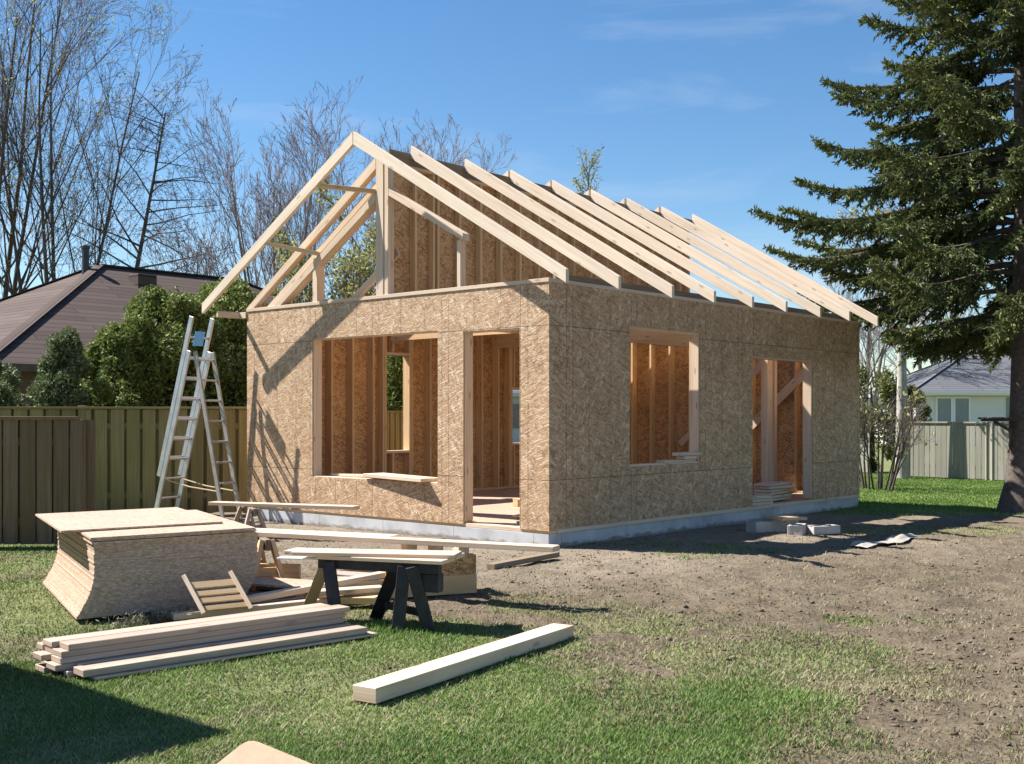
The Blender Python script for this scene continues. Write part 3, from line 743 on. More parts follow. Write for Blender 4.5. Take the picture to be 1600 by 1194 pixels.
lum(.138, .052, zb, t, -.03, 1.84, "narrow batten on the ground between the front step and the main lumber pile"); lum(.139, .05, zb + t, t, .03, 1.8, "narrow batten on top of another between the front step and the main lumber pile")
# the single beam on the grass
bd = Vector((1.05, 1.69, 0)).normalized(); bn = Vector((-bd.y, bd.x, 0)); p = Vector((-.67, 5.68, .05)) + bn * .075
plank("beam", p, p + bd * 2.02, .15, .078, pine, "thick pale beam lying alone on the lawn right of the lumber pile", "beam")

# board with rounded corners at the bottom edge of the view
def rounded_sheet():
    a = Vector((-.5, -.808, -.32)).normalized(); b = Vector((.87, -.46, -.185)).normalized(); c0 = Vector((-.814, 3.57, .42)); pts = []
    def corner(p, d1, d2, r=.045):
        for k in range(7):
            t = k / 6; q0 = p + d1 * r; q1 = p + d2 * r; pts.append(q0 * (1 - t) ** 2 + p * 2 * t * (1 - t) + q1 * t * t)
    A, B_ = a * .72, b * .85
    corner(Vector((0, 0, 0)), a, b); corner(B_, -b, a); corner(B_ + A, -a, -b); corner(A, b, -a)
    nn = a.cross(b); nn = nn if nn.z > 0 else -nn
    o = MB().prism(pts, nn * .018).build("board_sheet", simple("tan_particle_board", (.40, .285, .19), .75, .14, 30, .1), None, .002); o.location = c0
    tag(o, "tan board with a rounded corner tilted up at the bottom edge", "board sheet")
    p = c0 + a * .12 + b * .25; z1 = p.z - .012
    o = MB().box((-.06, -.06, 0), (.06, .06, z1)).build("prop_block", old_wood, None, .003); o.location = (p.x, p.y, 0); tag(o, "upright wooden block holding up the tilted board at the bottom edge", "block")
rounded_sheet()

# ------------------------------------------------------------------ black sawhorses and their boards
def sawhorse(name, c0, c1, h, mats, label, spread=.17, tone=None):
    c0 = Vector(c0); c1 = Vector(c1); o = empty(name, (c0 + c1) / 2, 0, label, "sawhorse", "sawhorses")
    O = (c0 + c1) / 2; d = (c1 - c0).normalized(); sd = Vector((-d.y, d.x, 0))
    MB().board(c0 - O + Vector((0, 0, h - .045)), c1 - O + Vector((0, 0, h - .045)), .045, .09).build("top_beam", mats[0], o, .003)
    for q, s2 in ((c0, 1), (c1, -1)):
        for s in (-1, 1):
            tp = q + d * s2 * .07 + sd * s * .042 + Vector((0, 0, h - .01)); ft = q - d * s2 * .02 + sd * s * spread
            MB().board(ft - O, tp - O, .085, .036, sd).build("leg", mats[1] if not (tone and s == 1 and q is c1) else tone, o, .003)
        a = q + d * s2 * .045; MB().board(a - O + sd * spread * .62 + Vector((0, 0, h * .38)), a - O - sd * spread * .62 + Vector((0, 0, h * .38)), .02, .07).build("stretcher", mats[1], o, .002)
    return o
def black_horse():
    O = Vector((-.95, 7.8, 0)); o = empty("sawhorse", O, 0, "black sawhorse in the tall grass tuft with pale boards across it", "sawhorse", "sawhorses")
    MB().board(Vector((-1.32, 7.90, .425)) - O, Vector((-.47, 7.56, .425)) - O, .05, .062).build("top_beam", black_wood, o, .003)
    MB().board(Vector((-.60, 7.655, .33)) - O, Vector((-.47, 7.603, .33)) - O, .085, .12).build("end_block", black_wood, o, .003)
    for tp, ft, mt, w_ in (((-1.245, 7.82, .44), (-1.165, 7.70, 0), black_wood, .085), ((-1.27, 7.93, .44), (-1.50, 8.36, .0), old_wood, .075), ((-.77, 7.76, .44), (-.965, 8.16, 0), black_wood, .09),
                           ((-.715, 7.63, .44), (-.755, 7.60, 0), black_wood, .085), ((-.66, 7.60, .44), (-.55, 7.64, 0), black_wood, .085)):
        MB().board(Vector(ft) - O, Vector(tp) - O, w_, .04, (0, 1, 0)).build("leg", mt, o, .003)
    MB().board(Vector((-.87, 7.95, .13)) - O, Vector((-.60, 7.63, .13)) - O, .03, .05).build("stretcher", black_wood, o, .003)
black_horse()
zz = .46
plank("board", (-1.58, 8.20, zz + .014), (-.35, 7.88, zz + .014), .20, .026, pine, "rear wide board lying across the black sawhorse", group="boards on the black sawhorse")
plank("board", (-1.30, 7.93, zz + .014), (-.42, 7.62, zz + .014), .22, .026, pine, "front wide board lying across the black sawhorse, right end nearest", group="boards on the black sawhorse")
plank("board", (-1.48, 7.93, zz + .040), (-.36, 7.74, zz + .042), .24, .024, pine, "topmost pale board over the black sawhorse", group="boards on the black sawhorse")
plank("board", (-1.62, 8.02, zz - .012), (-1.30, 7.97, zz - .012), .10, .012, white_paint, "short white-painted board sticking out left of the black sawhorse", group="boards on the black sawhorse")

# ------------------------------------------------------------------ long boards on the crate, behind
sawhorse("sawhorse", (-1.98, 9.35, 0), (-2.25, 9.95, 0), .43, (old_wood, stud_m), "brown wooden sawhorse carrying the left end of the long boards", .14)
plank("board", (-2.30, 9.72, .452), (.33, 8.52, .452), .13, .040, pine, "longest pale board spanning from the brown sawhorse over the crate", group="long boards on the crate")
plank("board", (-2.28, 9.93, .450), (-.95, 9.33, .452), .15, .030, pine, "shorter board behind the longest one, left half of the trestle", group="long boards on the crate")
plank("board", (-1.18, 9.45, .448), (-.55, 9.10, .450), .10, .030, old_wood, "short dark board behind the longest one above the crate", group="long boards on the crate")
plank("board", (-.55, 9.04, .447), (.34, 8.66, .447), .09, .030, pine_grey, "grey-edged board behind the right end of the longest board", group="long boards on the crate")
def crate():
    o = empty("crate", (-.8, 9.0, 0), math.atan2(.47, 1.05), "long low wooden crate with strand board side under the long boards", "crate")
    L = 1.16; 
    MB().box((-.60, -.02, .02), (.56, .02, .17)).build("side_board", stud_m, o, .003)
    MB().box((-.60, .52, .02), (.56, .56, .17)).build("side_board", stud_m, o, .003)
    MB().box((.521, .021, .02), (.559, .519, .17)).build("end_board", stud_m, o, .003); MB().box((-.60, .021, .02), (-.562, .519, .17)).build("end_board", stud_m, o, .003)
    MB().box((.15, -.016, .171), (.555, -.004, .325)).build("side_panel", osb_in, o); MB().box((-.2, -.016, .171), (.03, -.004, .28)).build("side_panel", osb_in, o)
    MB().box((.543, -.003, .171), (.555, .50, .325)).build("end_panel", osb_in, o)
    for x in (-.02, .20, .42): MB().box((x, .02, .171), (x + .09, .14, .43)).build("upright", pine, o, .003)
    MB().box((-.55, .03, .171), (.52, .5, .19)).build("deck", osb_sheet, o)
crate()
plank("board", (-.20, 10.75, .03), (.44, 11.55, .05), .10, .05, old_wood, "dirt-covered board on the soil beyond the ends of the long boards")
# scraps between the stack and the sawhorses
sc = "scrap lumber between the board stack and sawhorses"
plank("board", (-2.25, 9.18, .13), (-1.42, 8.92, .12), .34, .02, osb_sheet, "broad pale board tilted on the scrap heap beside the board stack", group=sc)
plank("board", (-1.95, 8.32, .10), (-.98, 9.0, .20), .09, .045, pine, "long narrow stud slanting up over the scrap heap", group=sc)
plank("board", (-2.35, 7.95, .05), (-1.28, 8.62, .06), .09, .045, pine, "stud on the ground behind the long lumber pile, nearest of the scraps", group=sc)
plank("board", (-2.50, 8.02, .045), (-1.55, 8.66, .05), .09, .04, pine_grey, "grey stud beside the nearest scrap stud", group=sc)
plank("board", (-1.45, 8.5, .13), (-.98, 8.72, .13), .13, .035, pine, "short pale offcut on the crate end", group=sc)
plank("board", (-1.50, 8.62, .06), (-1.0, 8.55, .07), .12, .05, stud_m, "short brown block below the pale offcut", group=sc)
plank("board", (-2.1, 9.55, .03), (-1.35, 9.35, .03), .25, .03, old_wood, "dark board lying under the brown sawhorse", group=sc)
plank("board", (-2.2, 8.95, .05), (-1.6, 8.75, .06), .16, .04, old_wood, "dark board end poking from under the broad pale board", group=sc)
plank("board", (-1.5, 9.05, .21), (-1.15, 8.98, .19), .16, .012, plastic_white, "pale grey scrap panel leaning behind the left black sawhorse leg", group=sc)
plank("board", (-2.5, 9.65, .12), (-1.75, 9.52, .12), .04, .18, stud_m, "brown board standing on edge between the legs of the brown sawhorse", group=sc, up=(0, 0, 1))
# little frame leaning on the stack
def small_frame():
    o = empty("short_ladder", (-2.25, 8.05, 0), 0, "little homemade wooden ladder with slats leaning against the board stack", "ladder")
    O = Vector((-2.25, 8.05, 0)); a0 = Vector((-2.12, 7.93, .07)); a1 = Vector((-2.31, 8.10, .31)); b0 = a0 + Vector((.28, .20, 0)); b1 = a1 + Vector((.28, .20, 0))
    for p, q in ((a0, a1), (b0, b1)): MB().board(p - O, q - O, .03, .03, (0, -1, 1)).build("rail", pine, o, .002)
    for f in (.12, .32, .50, .72):
        p = a0.lerp(a1, f); q = b0.lerp(b1, f); MB().board(p - O + Vector((0, .012, .0)), q - O + Vector((0, .012, 0)), .014, .055 if f > .6 else .04, (a1 - a0)).build("slat", stud_m, o, .001)
small_frame()
# plank on sawhorse by the wall corner
sawhorse("sawhorse", (-2.98, 13.35, 0), (-3.25, 13.95, 0), .36, (old_wood, pine_grey), "pale wooden sawhorse near the ladder foot holding a single plank", .15)
plank("board", (-3.62, 13.90, .385), (-1.78, 13.20, .385), .16, .04, pine, "single plank on the sawhorse in front of the footing by the ladder")

# ------------------------------------------------------------------ concrete blocks, plastic sheet
def block(loc, rz, size, label, tilt=0):
    x, y, z = size; o = MB(); t = .035
    for a, b in (((-x / 2, -y / 2, 0), (x / 2, -y / 2 + t, z)), ((-x / 2, y / 2 - t, 0), (x / 2, y / 2, z)), ((-x / 2, -y / 2 + t, 0), (-x / 2 + t, y / 2 - t, z)), ((x / 2 - t, -y / 2 + t, 0), (x / 2, y / 2 - t, z)), ((-t / 2, -y / 2 + t, 0), (t / 2, y / 2 - t, z))): o.box(a, b)
    ob = o.build("concrete_block", concrete_block_m, None, .004); ob.location = loc; ob.rotation_euler = (tilt, 0, rz); tag(ob, label, "concrete block", "concrete blocks in the yard")
block((3.12, 14.32, .0), .5, (.38, .19, .13), "leftmost pale concrete block by the side door")
block((3.42, 14.38, .0), .95, (.38, .19, .15), "concrete block behind the middle of the little heap")
block((3.46, 13.98, .0), 1.2, (.36, .18, .12), "concrete block facing forward in the middle of the little heap")
block((3.80, 14.08, .0), .35, (.38, .19, .10), "rightmost concrete block of the little heap")
o = MB().obox((0, 0, 0), (.22, 0, 0), (0, .13, 0), (0, 0, .02)).build("paving_slab", simple("buff_paver", (.46, .33, .22), .9, .2, 12, .3), None, .004); o.location = (3.42, 14.30, .172); o.rotation_euler = (.02, .03, .6)
tag(o, "buff paving slab lying on top of the concrete blocks", "paving slab")
def tarp():
    n = 26; u, v = np.meshgrid(np.linspace(0, 1, n), np.linspace(0, 1, n))
    x = 3.72 + u * .95 + .16 * v; y = 12.70 + u * 1.02 - .24 * v + .10 * np.sin(u * 9)
    z = ground_z(x, y) + .015 + .022 * fbm(x, y, 6, 91) + .03 * np.exp(-((v - .5) / .2) ** 2) * vnoise(x, y, 4, 3)
    i = np.arange(n * n).reshape(n, n); F = np.stack([i[:-1, :-1], i[:-1, 1:], i[1:, 1:], i[1:, :-1]], -1).reshape(-1, 4)
    o = mesh_np("plastic_sheet", np.stack([x, y, z], -1).reshape(-1, 3), F, plastic_white, smooth=True); sm = o.modifiers.new("thickness", 'SOLIDIFY'); sm.thickness = .004
    tag(o, "crumpled pale plastic sheet on the soil right of the concrete blocks", "plastic sheet")
tarp()

# ------------------------------------------------------------------ fences
def fence_mat(name, a, b, green):
    M = NT(name, .9, .15); uv, rnd = M.uv_rand(); g = M.noise(M.mapping(uv, (1.2, 24, 1)), 1, 5, .6, .6); g2 = M.noise(M.mapping(uv, (1.0, 2.5, 1)), 1, 4, .6)
    c = M.ramp(g, [(.3, a), (.7, b)]); c = M.mix(M.math('MULTIPLY', M.ramp(g2, [(.42, 0.0), (.62, 1.0)]), .65), c, green); tone = M.noise(M.mapping(uv, (.12, .9, 1)), 1, 2, .5); c = M.mix(M.math('MULTIPLY', M.ramp(tone, [(.35, 0.0), (.65, 1.0)]), .5), c, tuple(x * .62 for x in a)); M.color(c); M.bump(g, .3, .003); return M.m
fen_brown = fence_mat("brown_fence", (.20, .132, .082), (.37, .27, .185), (.24, .18, .09))
fen_green = fence_mat("mossy_fence", (.20, .165, .078), (.37, .31, .155), (.23, .215, .08))
fen_grey = fence_mat("grey_fence", (.235, .225, .19), (.35, .335, .29), (.25, .25, .185))
def fence(p0, p1, h, bw, gap, mat, label, group, post_every=2.4, post_h=.12, cap=True, z0=.03, shadowbox=True):
    p0 = Vector(p0); p1 = Vector(p1); d = (p1 - p0); L = d.length; d.normalize(); nb = Vector((d.y, -d.x, 0))
    if nb.y > 0: nb = -nb
    o = empty("fence", p0, 0, label, "fence", group)
    m = MB(); x = 0; k = 0
    while x < L:
        bwk = bw * random.uniform(.94, 1.04); c = d * (x + bwk / 2) + Vector((0, 0, z0 + (h - z0) / 2)) + nb * .03
        m.obox(c, Vector((0, 0, (h - z0 - random.random() * .015) / 2)), d * bwk / 2, nb * .009)
        if shadowbox:
            m.obox(c + d * (bw + gap) * .5 - nb * .06, Vector((0, 0, (h - z0 - .01) / 2)), d * bw / 2, nb * .009)
        x += bw + gap; k += 1
    m.build("board_panel", mat, o)
    for zr in (.28, h - .25): MB().board(Vector((0, 0, zr)), d * L + Vector((0, 0, zr)), .036, .085).build("rail", mat, o)
    if cap: MB().board(-nb * 0 + Vector((0, 0, h + .016)), d * L + Vector((0, 0, h + .016)), .14, .032).build("cap_rail", mat, o, .003)
    x = 0
    while x <= L + .01:
        MB().box(tuple(d * x - Vector((.05, .05, .1)) + nb * .0), tuple(d * x + Vector((.05, .05, h + post_h)))).build("post", mat, o, .004); x += post_every
    return o
fence((-10.5, 12.62, 0), (-4.74, 12.62, 0), 1.40, .165, .018, fen_brown, "brown vertical board fence at the left edge beside the lawn", "fences", post_h=.0, post_every=2.88)
fence((-9.28, 16.6, 0), (-3.2, 16.9, 0), 1.54, .185, .045, fen_green, "mossy green board fence behind the ladder", "fences", post_h=.05, post_every=3.04)
fence((-3.2, 16.95, 0), (-1.0, 24.0, 0), 1.5, .185, .045, fen_green, "mossy fence running back behind the left wall of the frame", "fences", post_every=2.4)
fence((3.2, 38.5, 0), (8.86, 28.75, 0), 1.22, .14, .012, fen_grey, "far stretch of weathered grey fence left of the pale trunk", "fences", shadowbox=False, post_h=.0)
fence((9.35, 27.1, 0), (10.62, 25.65, 0), 1.28, .125, .012, fen_grey, "weathered grey board fence between the pale trunk and the spruce", "fences", shadowbox=False, post_h=.0, post_every=1.9)
fence((10.66, 25.5, 0), (14.5, 20.5, 0), 1.28, .125, .012, fen_grey, "weathered grey fence continuing behind the spruce trunk", "fences", shadowbox=False, post_h=.02)

# ------------------------------------------------------------------ neighbouring houses
def shingle_mat(name, a, b):
    M = NT(name, .9, .2); uv = M.n("ShaderNodeTexCoord").outputs['UV']
    br = M.n("ShaderNodeTexBrick", Scale=1.0, offset=.5); br.inputs['Color1'].default_value = (*a, 1); br.inputs['Color2'].default_value = (*b, 1); br.inputs['Mortar'].default_value = tuple(x * .35 for x in a) + (1,)
    br.inputs['Mortar Size'].default_value = .02; br.inputs['Brick Width'].default_value = 3.7; br.inputs['Row Height'].default_value = .26; br.inputs['Mortar Smooth'].default_value = .5
    M.l(uv, br.inputs['Vector']); n = M.noise(uv, 1.6, 5, .6)
    M.color(M.mix(M.math('MULTIPLY', n, .5), br.outputs['Color'], tuple(x * .55 for x in a))); M.bump(br.outputs['Fac'], -.5, .02); return M.m
shing_brown = shingle_mat("brown_shingles", (.085, .060, .052), (.125, .090, .078))
shing_grey = shingle_mat("grey_shingles", (.12, .125, .14), (.17, .175, .19))
def hip_house(name, K, xd, yd, Lx, Ly, ze, zr, wall_m, roof_m, label, ov=.5):
    """K: eave corner, xd along the ridge, yd across"""
    rz = math.atan2(xd[1], xd[0]); o = empty(name, (K[0], K[1], 0), rz, label, "house")
    sg = 1
    h = Ly / 2; A, B, C_, D = (0, 0, ze), (Lx, 0, ze), (Lx, Ly, ze), (0, Ly, ze); r0, r1 = (h, h, zr), (Lx - h, h, zr)
    m = MB()
    def sl(pts, along):
        al = Vector(along).normalized(); P = [Vector(p) for p in pts]; nr = (P[1] - P[0]).cross(P[2] - P[0]).normalized(); up = nr.cross(al)
        m.face(pts, [(p.dot(al), p.dot(up)) for p in P])
    sl([A, B, r1, r0], (1, 0, 0)); sl([C_, D, r0, r1], (1, 0, 0)); sl([D, A, r0], (0, 1, 0)); sl([B, C_, r1], (0, 1, 0))
    m.face([D, C_, B, A]); m.build("roof", roof_m, o)
    m = MB(); f = .16
    m.box((0, -.03, ze - f), (Lx, -.004, ze + .01)); m.box((-.03, 0, ze - f), (-.004, Ly, ze + .01)); m.box((0, Ly + .004, ze - f), (Lx, Ly + .03, ze + .01)); m.box((Lx + .004, 0, ze - f), (Lx + .03, Ly, ze + .01))
    m.build("fascia", wall_m if wall_m is not brick_m else simple("brown_fascia", (.10, .07, .055)), o)
    MB().box((ov, ov, -.2), (Lx - ov, Ly - ov, ze - .004)).build("wall", wall_m, o)
    for (a, b, c) in ((A, r0, 1), (B, r1, 1), (r0, r1, 1), (D, r0, 1)):
        MB().board(Vector(a) + Vector((0, 0, .02)), Vector(b) + Vector((0, 0, .02)), .26, .03, (0, 0, 1)).build("ridge_cap", roof_m, o)
    return o
brick_m = simple("brown_brick", (.13, .085, .065), .9, .3, 12, .3)
Kx = (-11.5, 25.0)
hs = hip_house("neighbour_house", Kx, VD, UD, 17.0, 12.2, 2.6, 5.84, brick_m, shing_brown, "low house with a brown shingled hip roof behind the left fence")
pt = (6.25, 5.3, 5.4)
MB().tube([(5.55, 5.9, 5.35), (5.55, 5.9, 6.25)], .10, 12).build("vent_pipe", steel_dark, hs)
m = MB(); m.tube([(5.55, 5.9, 6.25), (5.55, 5.9, 6.33)], .13, 12); m.build("pipe_cap", steel_dark, hs)
m = MB(); m.box((6.55, 4.75, 5.05), (7.15, 5.3, 5.55)); m.build("roof_vent", shing_brown, hs, .02)
# white house far right
wh = hip_house("white_house", (19.3, 56, 0)[:2], (1, 0), (0, 1), 16, 9, 2.62, 4.75, white_siding_m, shing_grey, "white-sided bungalow with grey hip roof beyond the right fence")
# siding lines are real overlapping boards
m = MB()
z = .05
while z < 2.4: m.obox((8, .485, z + .06), (7.5, 0, 0), (0, .012, .002), (0, -.002, .062)); z += .125
m.build("siding", white_siding_m, wh)
glass_m = simple("window_glass", (.10, .16, .20), .15, .2, 2, 0, .8)
for x0 in (1.55, 2.42):
    f = MB(); f.box((x0 - .10, .40, .95), (x0, .47, 2.42)); f.box((x0 + .66, .40, .95), (x0 + .76, .47, 2.42)); f.box((x0, .40, 2.32), (x0 + .66, .47, 2.42)); f.box((x0, .40, .95), (x0 + .66, .47, 1.05))
    wf = f.build("window", white_paint, wh); MB().box((x0, .44, 1.05), (x0 + .66, .455, 2.32)).build("pane", glass_m, wf)
MB().box((4.95, .42, 1.3), (6.0, .468, 2.35)).build("dark_window", glass_m, wh)
MB().box((0, -.12, 2.55), (16, -.035, 2.66)).build("gutter", white_paint, wh)
# pale house seen through the frame
ph = hip_house("pale_house", (-4.0, 52), (1, 0), (0, 1), 8, 6, 2.5, 4.0, white_siding_m, shing_grey, "pale house glimpsed through the front doorway and far window")
m = MB(); m.box((3.6, .44, .9), (4.6, .495, 2.0)); m.build("window", glass_m, ph)
# the main house beside the photographer (outside the frame, its eave throws the shadow on the lawn)
c = Vector((-3.80, 5.95, 3.0))
nh = empty("eave_house", (c.x, c.y, 0), math.atan2(VD[1], VD[0]), "house beside the lawn at the left whose eave shades the grass", "house")
MB().box((-8, 0, 2.82), (0, 2.55, 3.0)).build("roof", shing_brown, nh); MB().box((-8.0, 2.551, 2.82), (-.12, 7.5, 3.0)).build("roof", shing_brown, nh)
MB().box((-7.6, .4, -.1), (-.5, 7.1, 2.819)).build("wall", brick_m, nh)

# ------------------------------------------------------------------ trees
def tubes_np(lines, sides):
    """lines: list of (points (k,3), radii (k,)) -> V, F"""
    Vs, Fs = [], []; base = 0; ang = np.arange(sides) * 2 * np.pi / sides; ca, sa = np.cos(ang), np.sin(ang)
    for P, r in lines:
        k = len(P); d = np.gradient(P, axis=0); d /= np.linalg.norm(d, axis=1, keepdims=True) + 1e-9
        ref = np.array([0, 0, 1.]) if abs(d[0, 2]) < .9 else np.array([1., 0, 0])
        x = np.cross(d, ref); x /= np.linalg.norm(x, axis=1, keepdims=True) + 1e-9; y = np.cross(d, x)
        V = P[:, None] + (x[:, None] * ca[None, :, None] + y[:, None] * sa[None, :, None]) * r[:, None, None]
        Vs.append(V.reshape(-1, 3)); i = np.arange(k * sides).reshape(k, sides) + base; j = np.roll(i, -1, 1)
        Fs.append(np.stack([i[:-1], j[:-1], j[1:], i[1:]], -1).reshape(-1, 4)); base += k * sides
    return np.concatenate(Vs), np.concatenate(Fs)
def curve(rs, p, d, L, k, wig, up):
    P = [p]; d = d / np.linalg.norm(d)
    for i in range(k):
        d = d + rs.normal(0, wig, 3) + np.array([0, 0, up]); d /= np.linalg.norm(d); P.append(P[-1] + d * L / k)
    return np.array(P)
def perp(rs, d, ang):
    r = rs.normal(0, 1, 3); r -= d * (r @ d); r /= np.linalg.norm(r) + 1e-9; return d * math.cos(ang) + r * math.sin(ang)
def bare_tree(name, loc, H, seed, label, r0=.16, stems=1, spread=.5, up=.06, levels=4, kids=(9, 6, 5, 4), crown0=.25, buds=0, lean=(0, 0), mats=(bark_dark, twig_m), cat="tree", group="trees", trunk_len=None, minr=.0065, decay=.55, side=None, fan=.15):
    rs = np.random.default_rng(seed); big, small, tips = [], [], []
    def rec(p, d, L, r, lv):
        k = 5 if lv < 2 else (4 if lv < 3 else 3)
        P = curve(rs, p, d, L, k, (.028, .08, .12, .15, .18)[min(lv, 4)], up * (0 if lv == 0 else 1)); rr = np.linspace(r, max(r * (.2 if lv else .2), minr), k + 1)
        (big if lv < 2 else small).append((P, rr))
        if lv >= levels: tips.append(P[-1]); return
        n = kids[min(lv, len(kids) - 1)]
        for i in range(n):
            f = (crown0 if lv == 0 else .18) + (1 - (crown0 if lv == 0 else .18)) * (i + rs.random()) / n; f = min(f, .98)
            s = f * k; a = int(s); q = P[a] + (P[min(a + 1, k)] - P[a]) * (s - a); dd = P[min(a + 1, k)] - P[max(a - (a == k), 0)]; dd = dd / (np.linalg.norm(dd) + 1e-9)
            nd = perp(rs, dd, spread * rs.uniform(.75, 1.35)); 
            if side is not None and lv == 0: nd = nd + np.array(side) * .5
            rl = L * decay * (1.15 - .75 * f if lv == 0 else 1 - .45 * f) * rs.uniform(.75, 1.2)
            rec(q, nd, rl, max(rr[a] * .45, minr), lv + 1)
        tips.append(P[-1])
    for s in range(stems):
        a = s * 2.4 + rs.random(); t = (.05 + fan * rs.random()) if stems > 1 else 0
        rec(np.array([.25 * math.cos(a) * (stems > 1), .25 * math.sin(a) * (stems > 1), -.1]), np.array([math.cos(a) * t + lean[0], math.sin(a) * t + lean[1], 1.]), H * rs.uniform(.85, 1.0), r0 * rs.uniform(.8, 1.1), 0)
    o = empty(name, loc, 0, label, cat, group)
    V, F = tubes_np(big, 6); mesh_np("trunk", V, F, mats[0], o, smooth=True)
    V, F = tubes_np(small, 3); cr = mesh_np("crown", V, F, mats[1], o)
    if buds:
        T = np.array([tips[i] for i in rs.integers(0, len(tips), int(buds))]) + rs.normal(0, .12, (int(buds), 3)); leaf_quads("leaves", T, .055, bud_m, cr, rs)
    return o
def leaf_quads(name, P, size, mat, parent, rs, flat=None, aspect=.6, rnd=None):
    n = len(P); a = rs.normal(0, 1, (n, 3)); a /= np.linalg.norm(a, axis=1, keepdims=True)
    b = rs.normal(0, 1, (n, 3)); b -= a * (a * b).sum(1, keepdims=True); b /= np.linalg.norm(b, axis=1, keepdims=True)
    s = size * rs.uniform(.6, 1.4, (n, 1)) if np.isscalar(size) else size[:, None]
    V = np.stack([P - a * s, P + b * s * aspect, P + a * s, P - b * s * aspect], 1); F = np.arange(n * 4).reshape(n, 4)
    return mesh_np(name, V.reshape(-1, 3), F, mat, parent, attr={'rnd': np.repeat(rs.random(n) if rnd is None else rnd, 4)})

G_L = "bare trees beyond the brown roof"
bare_tree("bare_tree", (-24.5, 54, 0), 23, 11, "tall bare many-stemmed tree at the far left above the brown roof", 0.176, 4, .46, .05, 4, (11, 7, 4, 3), .16, 4200, group=G_L)
bare_tree("bare_tree", (-20.8, 52, 0), 20, 12, "bare tree with upright stems just left of the chimney pipe", 0.136, 4, .46, .055, 4, (11, 7, 4, 3), .16, 3000, group=G_L)
bare_tree("bare_tree", (-18.2, 52, 0), 16.0, 13, "slender leaning bare tree with long level twigs right of the chimney pipe", .17, 1, 1.2, -.004, 4, (46, 12, 5, 3), .2, 0, lean=(.10, 0), group=G_L, decay=.40)
bare_tree("bare_tree", (-28, 48, 0), 20, 14, "bare tree at the left frame edge with long branches reaching in", 0.192, 2, .75, .015, 4, (11, 7, 4, 3), .2, 4200, group=G_L)
G_M = "bare trees behind the house frame"
bare_tree("bare_tree", (-8.9, 44, 0), 12.6, 21, "broad bare tree with fanned upright twigs left of the roof peak", 0.104, 6, .42, .06, 4, (10, 6, 4, 3), .12, 0, mats=(bark_grey, twig_red), group=G_M)
bare_tree("bare_tree", (-5.0, 50, 0), 13.6, 22, "bare tree whose top shows just behind the roof peak", 0.104, 4, .42, .06, 4, (10, 6, 4, 3), .15, 0, mats=(bark_grey, twig_red), group=G_M)
bare_tree("bare_tree", (-11.6, 42, 0), 7.4, 23, "smaller bare tree between the brown roof and the front gable", .10, 5, .5, .04, 4, (9, 6, 4, 3), .12, 0, mats=(bark_grey, twig_m), group=G_M)
bare_tree("bare_tree", (-2.6, 58, 0), 14.2, 24, "distant bare tree showing above the ridge", .2, 2, .4, .06, 4, (9, 6, 5, 4), .2, 0, mats=(bark_grey, twig_red), group=G_M)
bare_tree("bare_tree", (3.6, 56, 0), 16.2, 25, "pointed budding tree whose tip rises over the middle of the rafters", .16, 1, .55, .08, 4, (60, 9, 4, 3), .3, 2600, mats=(bark_grey, twig_m), group=G_M, decay=.19)
bare_tree("leafing_tree", (-5.0, 34, 0), 6.6, 26, "tree with fresh yellow-green leaves seen through the front gable", .13, 4, .5, .04, 4, (8, 6, 5, 4), .15, 9000, mats=(bark_grey, twig_m), group=G_M)
bare_tree("bare_tree", (23.5, 64, 0), 12, 27, "hazy purple-grey bare tree behind the white house", .2, 4, .45, .05, 4, (9, 6, 5, 4), .15, 0, mats=(bark_grey, twig_red), group="trees at the right")
bare_tree("bare_tree", (18.2, 60, 0), 9, 28, "distant bare tree left of the white house", .16, 4, .45, .05, 4, (9, 6, 5, 4), .15, 0, mats=(bark_grey, twig_red), group="trees at the right")
bare_tree("pale_trunk_tree", (8.98, 26.5, 0), 6.5, 29, "tree with a straight pale trunk standing at the back fence", .17, 1, .7, .02, 4, (9, 6, 4, 3), .52, 700, mats=(bark_pale, twig_m), group="trees at the right")
bare_tree("shrub", (7.15, 22.5, 0), 1.9, 30, "many-stemmed dark shrub with fine twigs at the rear house corner", .026, 16, .42, .03, 3, (5, 4, 3), .35, 90, mats=(bark_dark, twig_m), cat="shrub", group="shrubs", minr=.003, fan=.75)

# conifers and hedge bushes: leaf sprays through lumpy volumes
def bush(name, loc, H, Rr, seed, n, mat, label, shape='cone', size=.06, cat="shrub", group="shrubs", lumps=40, trunk=bark_dark):
    rs = np.random.default_rng(seed); o = empty(name, loc, 0, label, cat, group); C = []
    for i in range(lumps):
        h = rs.random() ** .85; prof = (1 - h) ** .7 * (.55 + .45 * min(h * 6, 1)) if shape == 'cone' else math.sqrt(max(0, 1 - (2 * h - 1) ** 2)) * .95 + .1
        a = rs.random() * 6.283; q = rs.uniform(.45, .9); C.append((math.cos(a) * Rr * prof * q, math.sin(a) * Rr * prof * q, .12 + h * H * .93, (.20 + .2 * rs.random()) * Rr * (.5 + .6 * prof), rs.random()))
    C = np.array(C); k = rs.integers(0, lumps, n); d = rs.normal(0, 1, (n, 3)); d /= np.linalg.norm(d, axis=1, keepdims=True)
    rr = rs.random(n) ** .45; P = C[k, :3] + d * (C[k, 3] * rr * .85)[:, None] * np.array([1, 1, 1.35]); P = P[P[:, 2] > .05]
    rnd = np.clip(.3 * C[k, 4] + .7 * rs.random(n), 0, 1)[:len(P)]
    MB().tube([(0, 0, -.1), (.03, 0, H * .5), (0, .02, H * .9)], [.07 * Rr + .03, .04 * Rr + .02, .01], 7).build("trunk", trunk, o, smooth=True)
    leaf_quads("crown", P, size, mat, o, rs, rnd=rnd, aspect=.42)
    return o
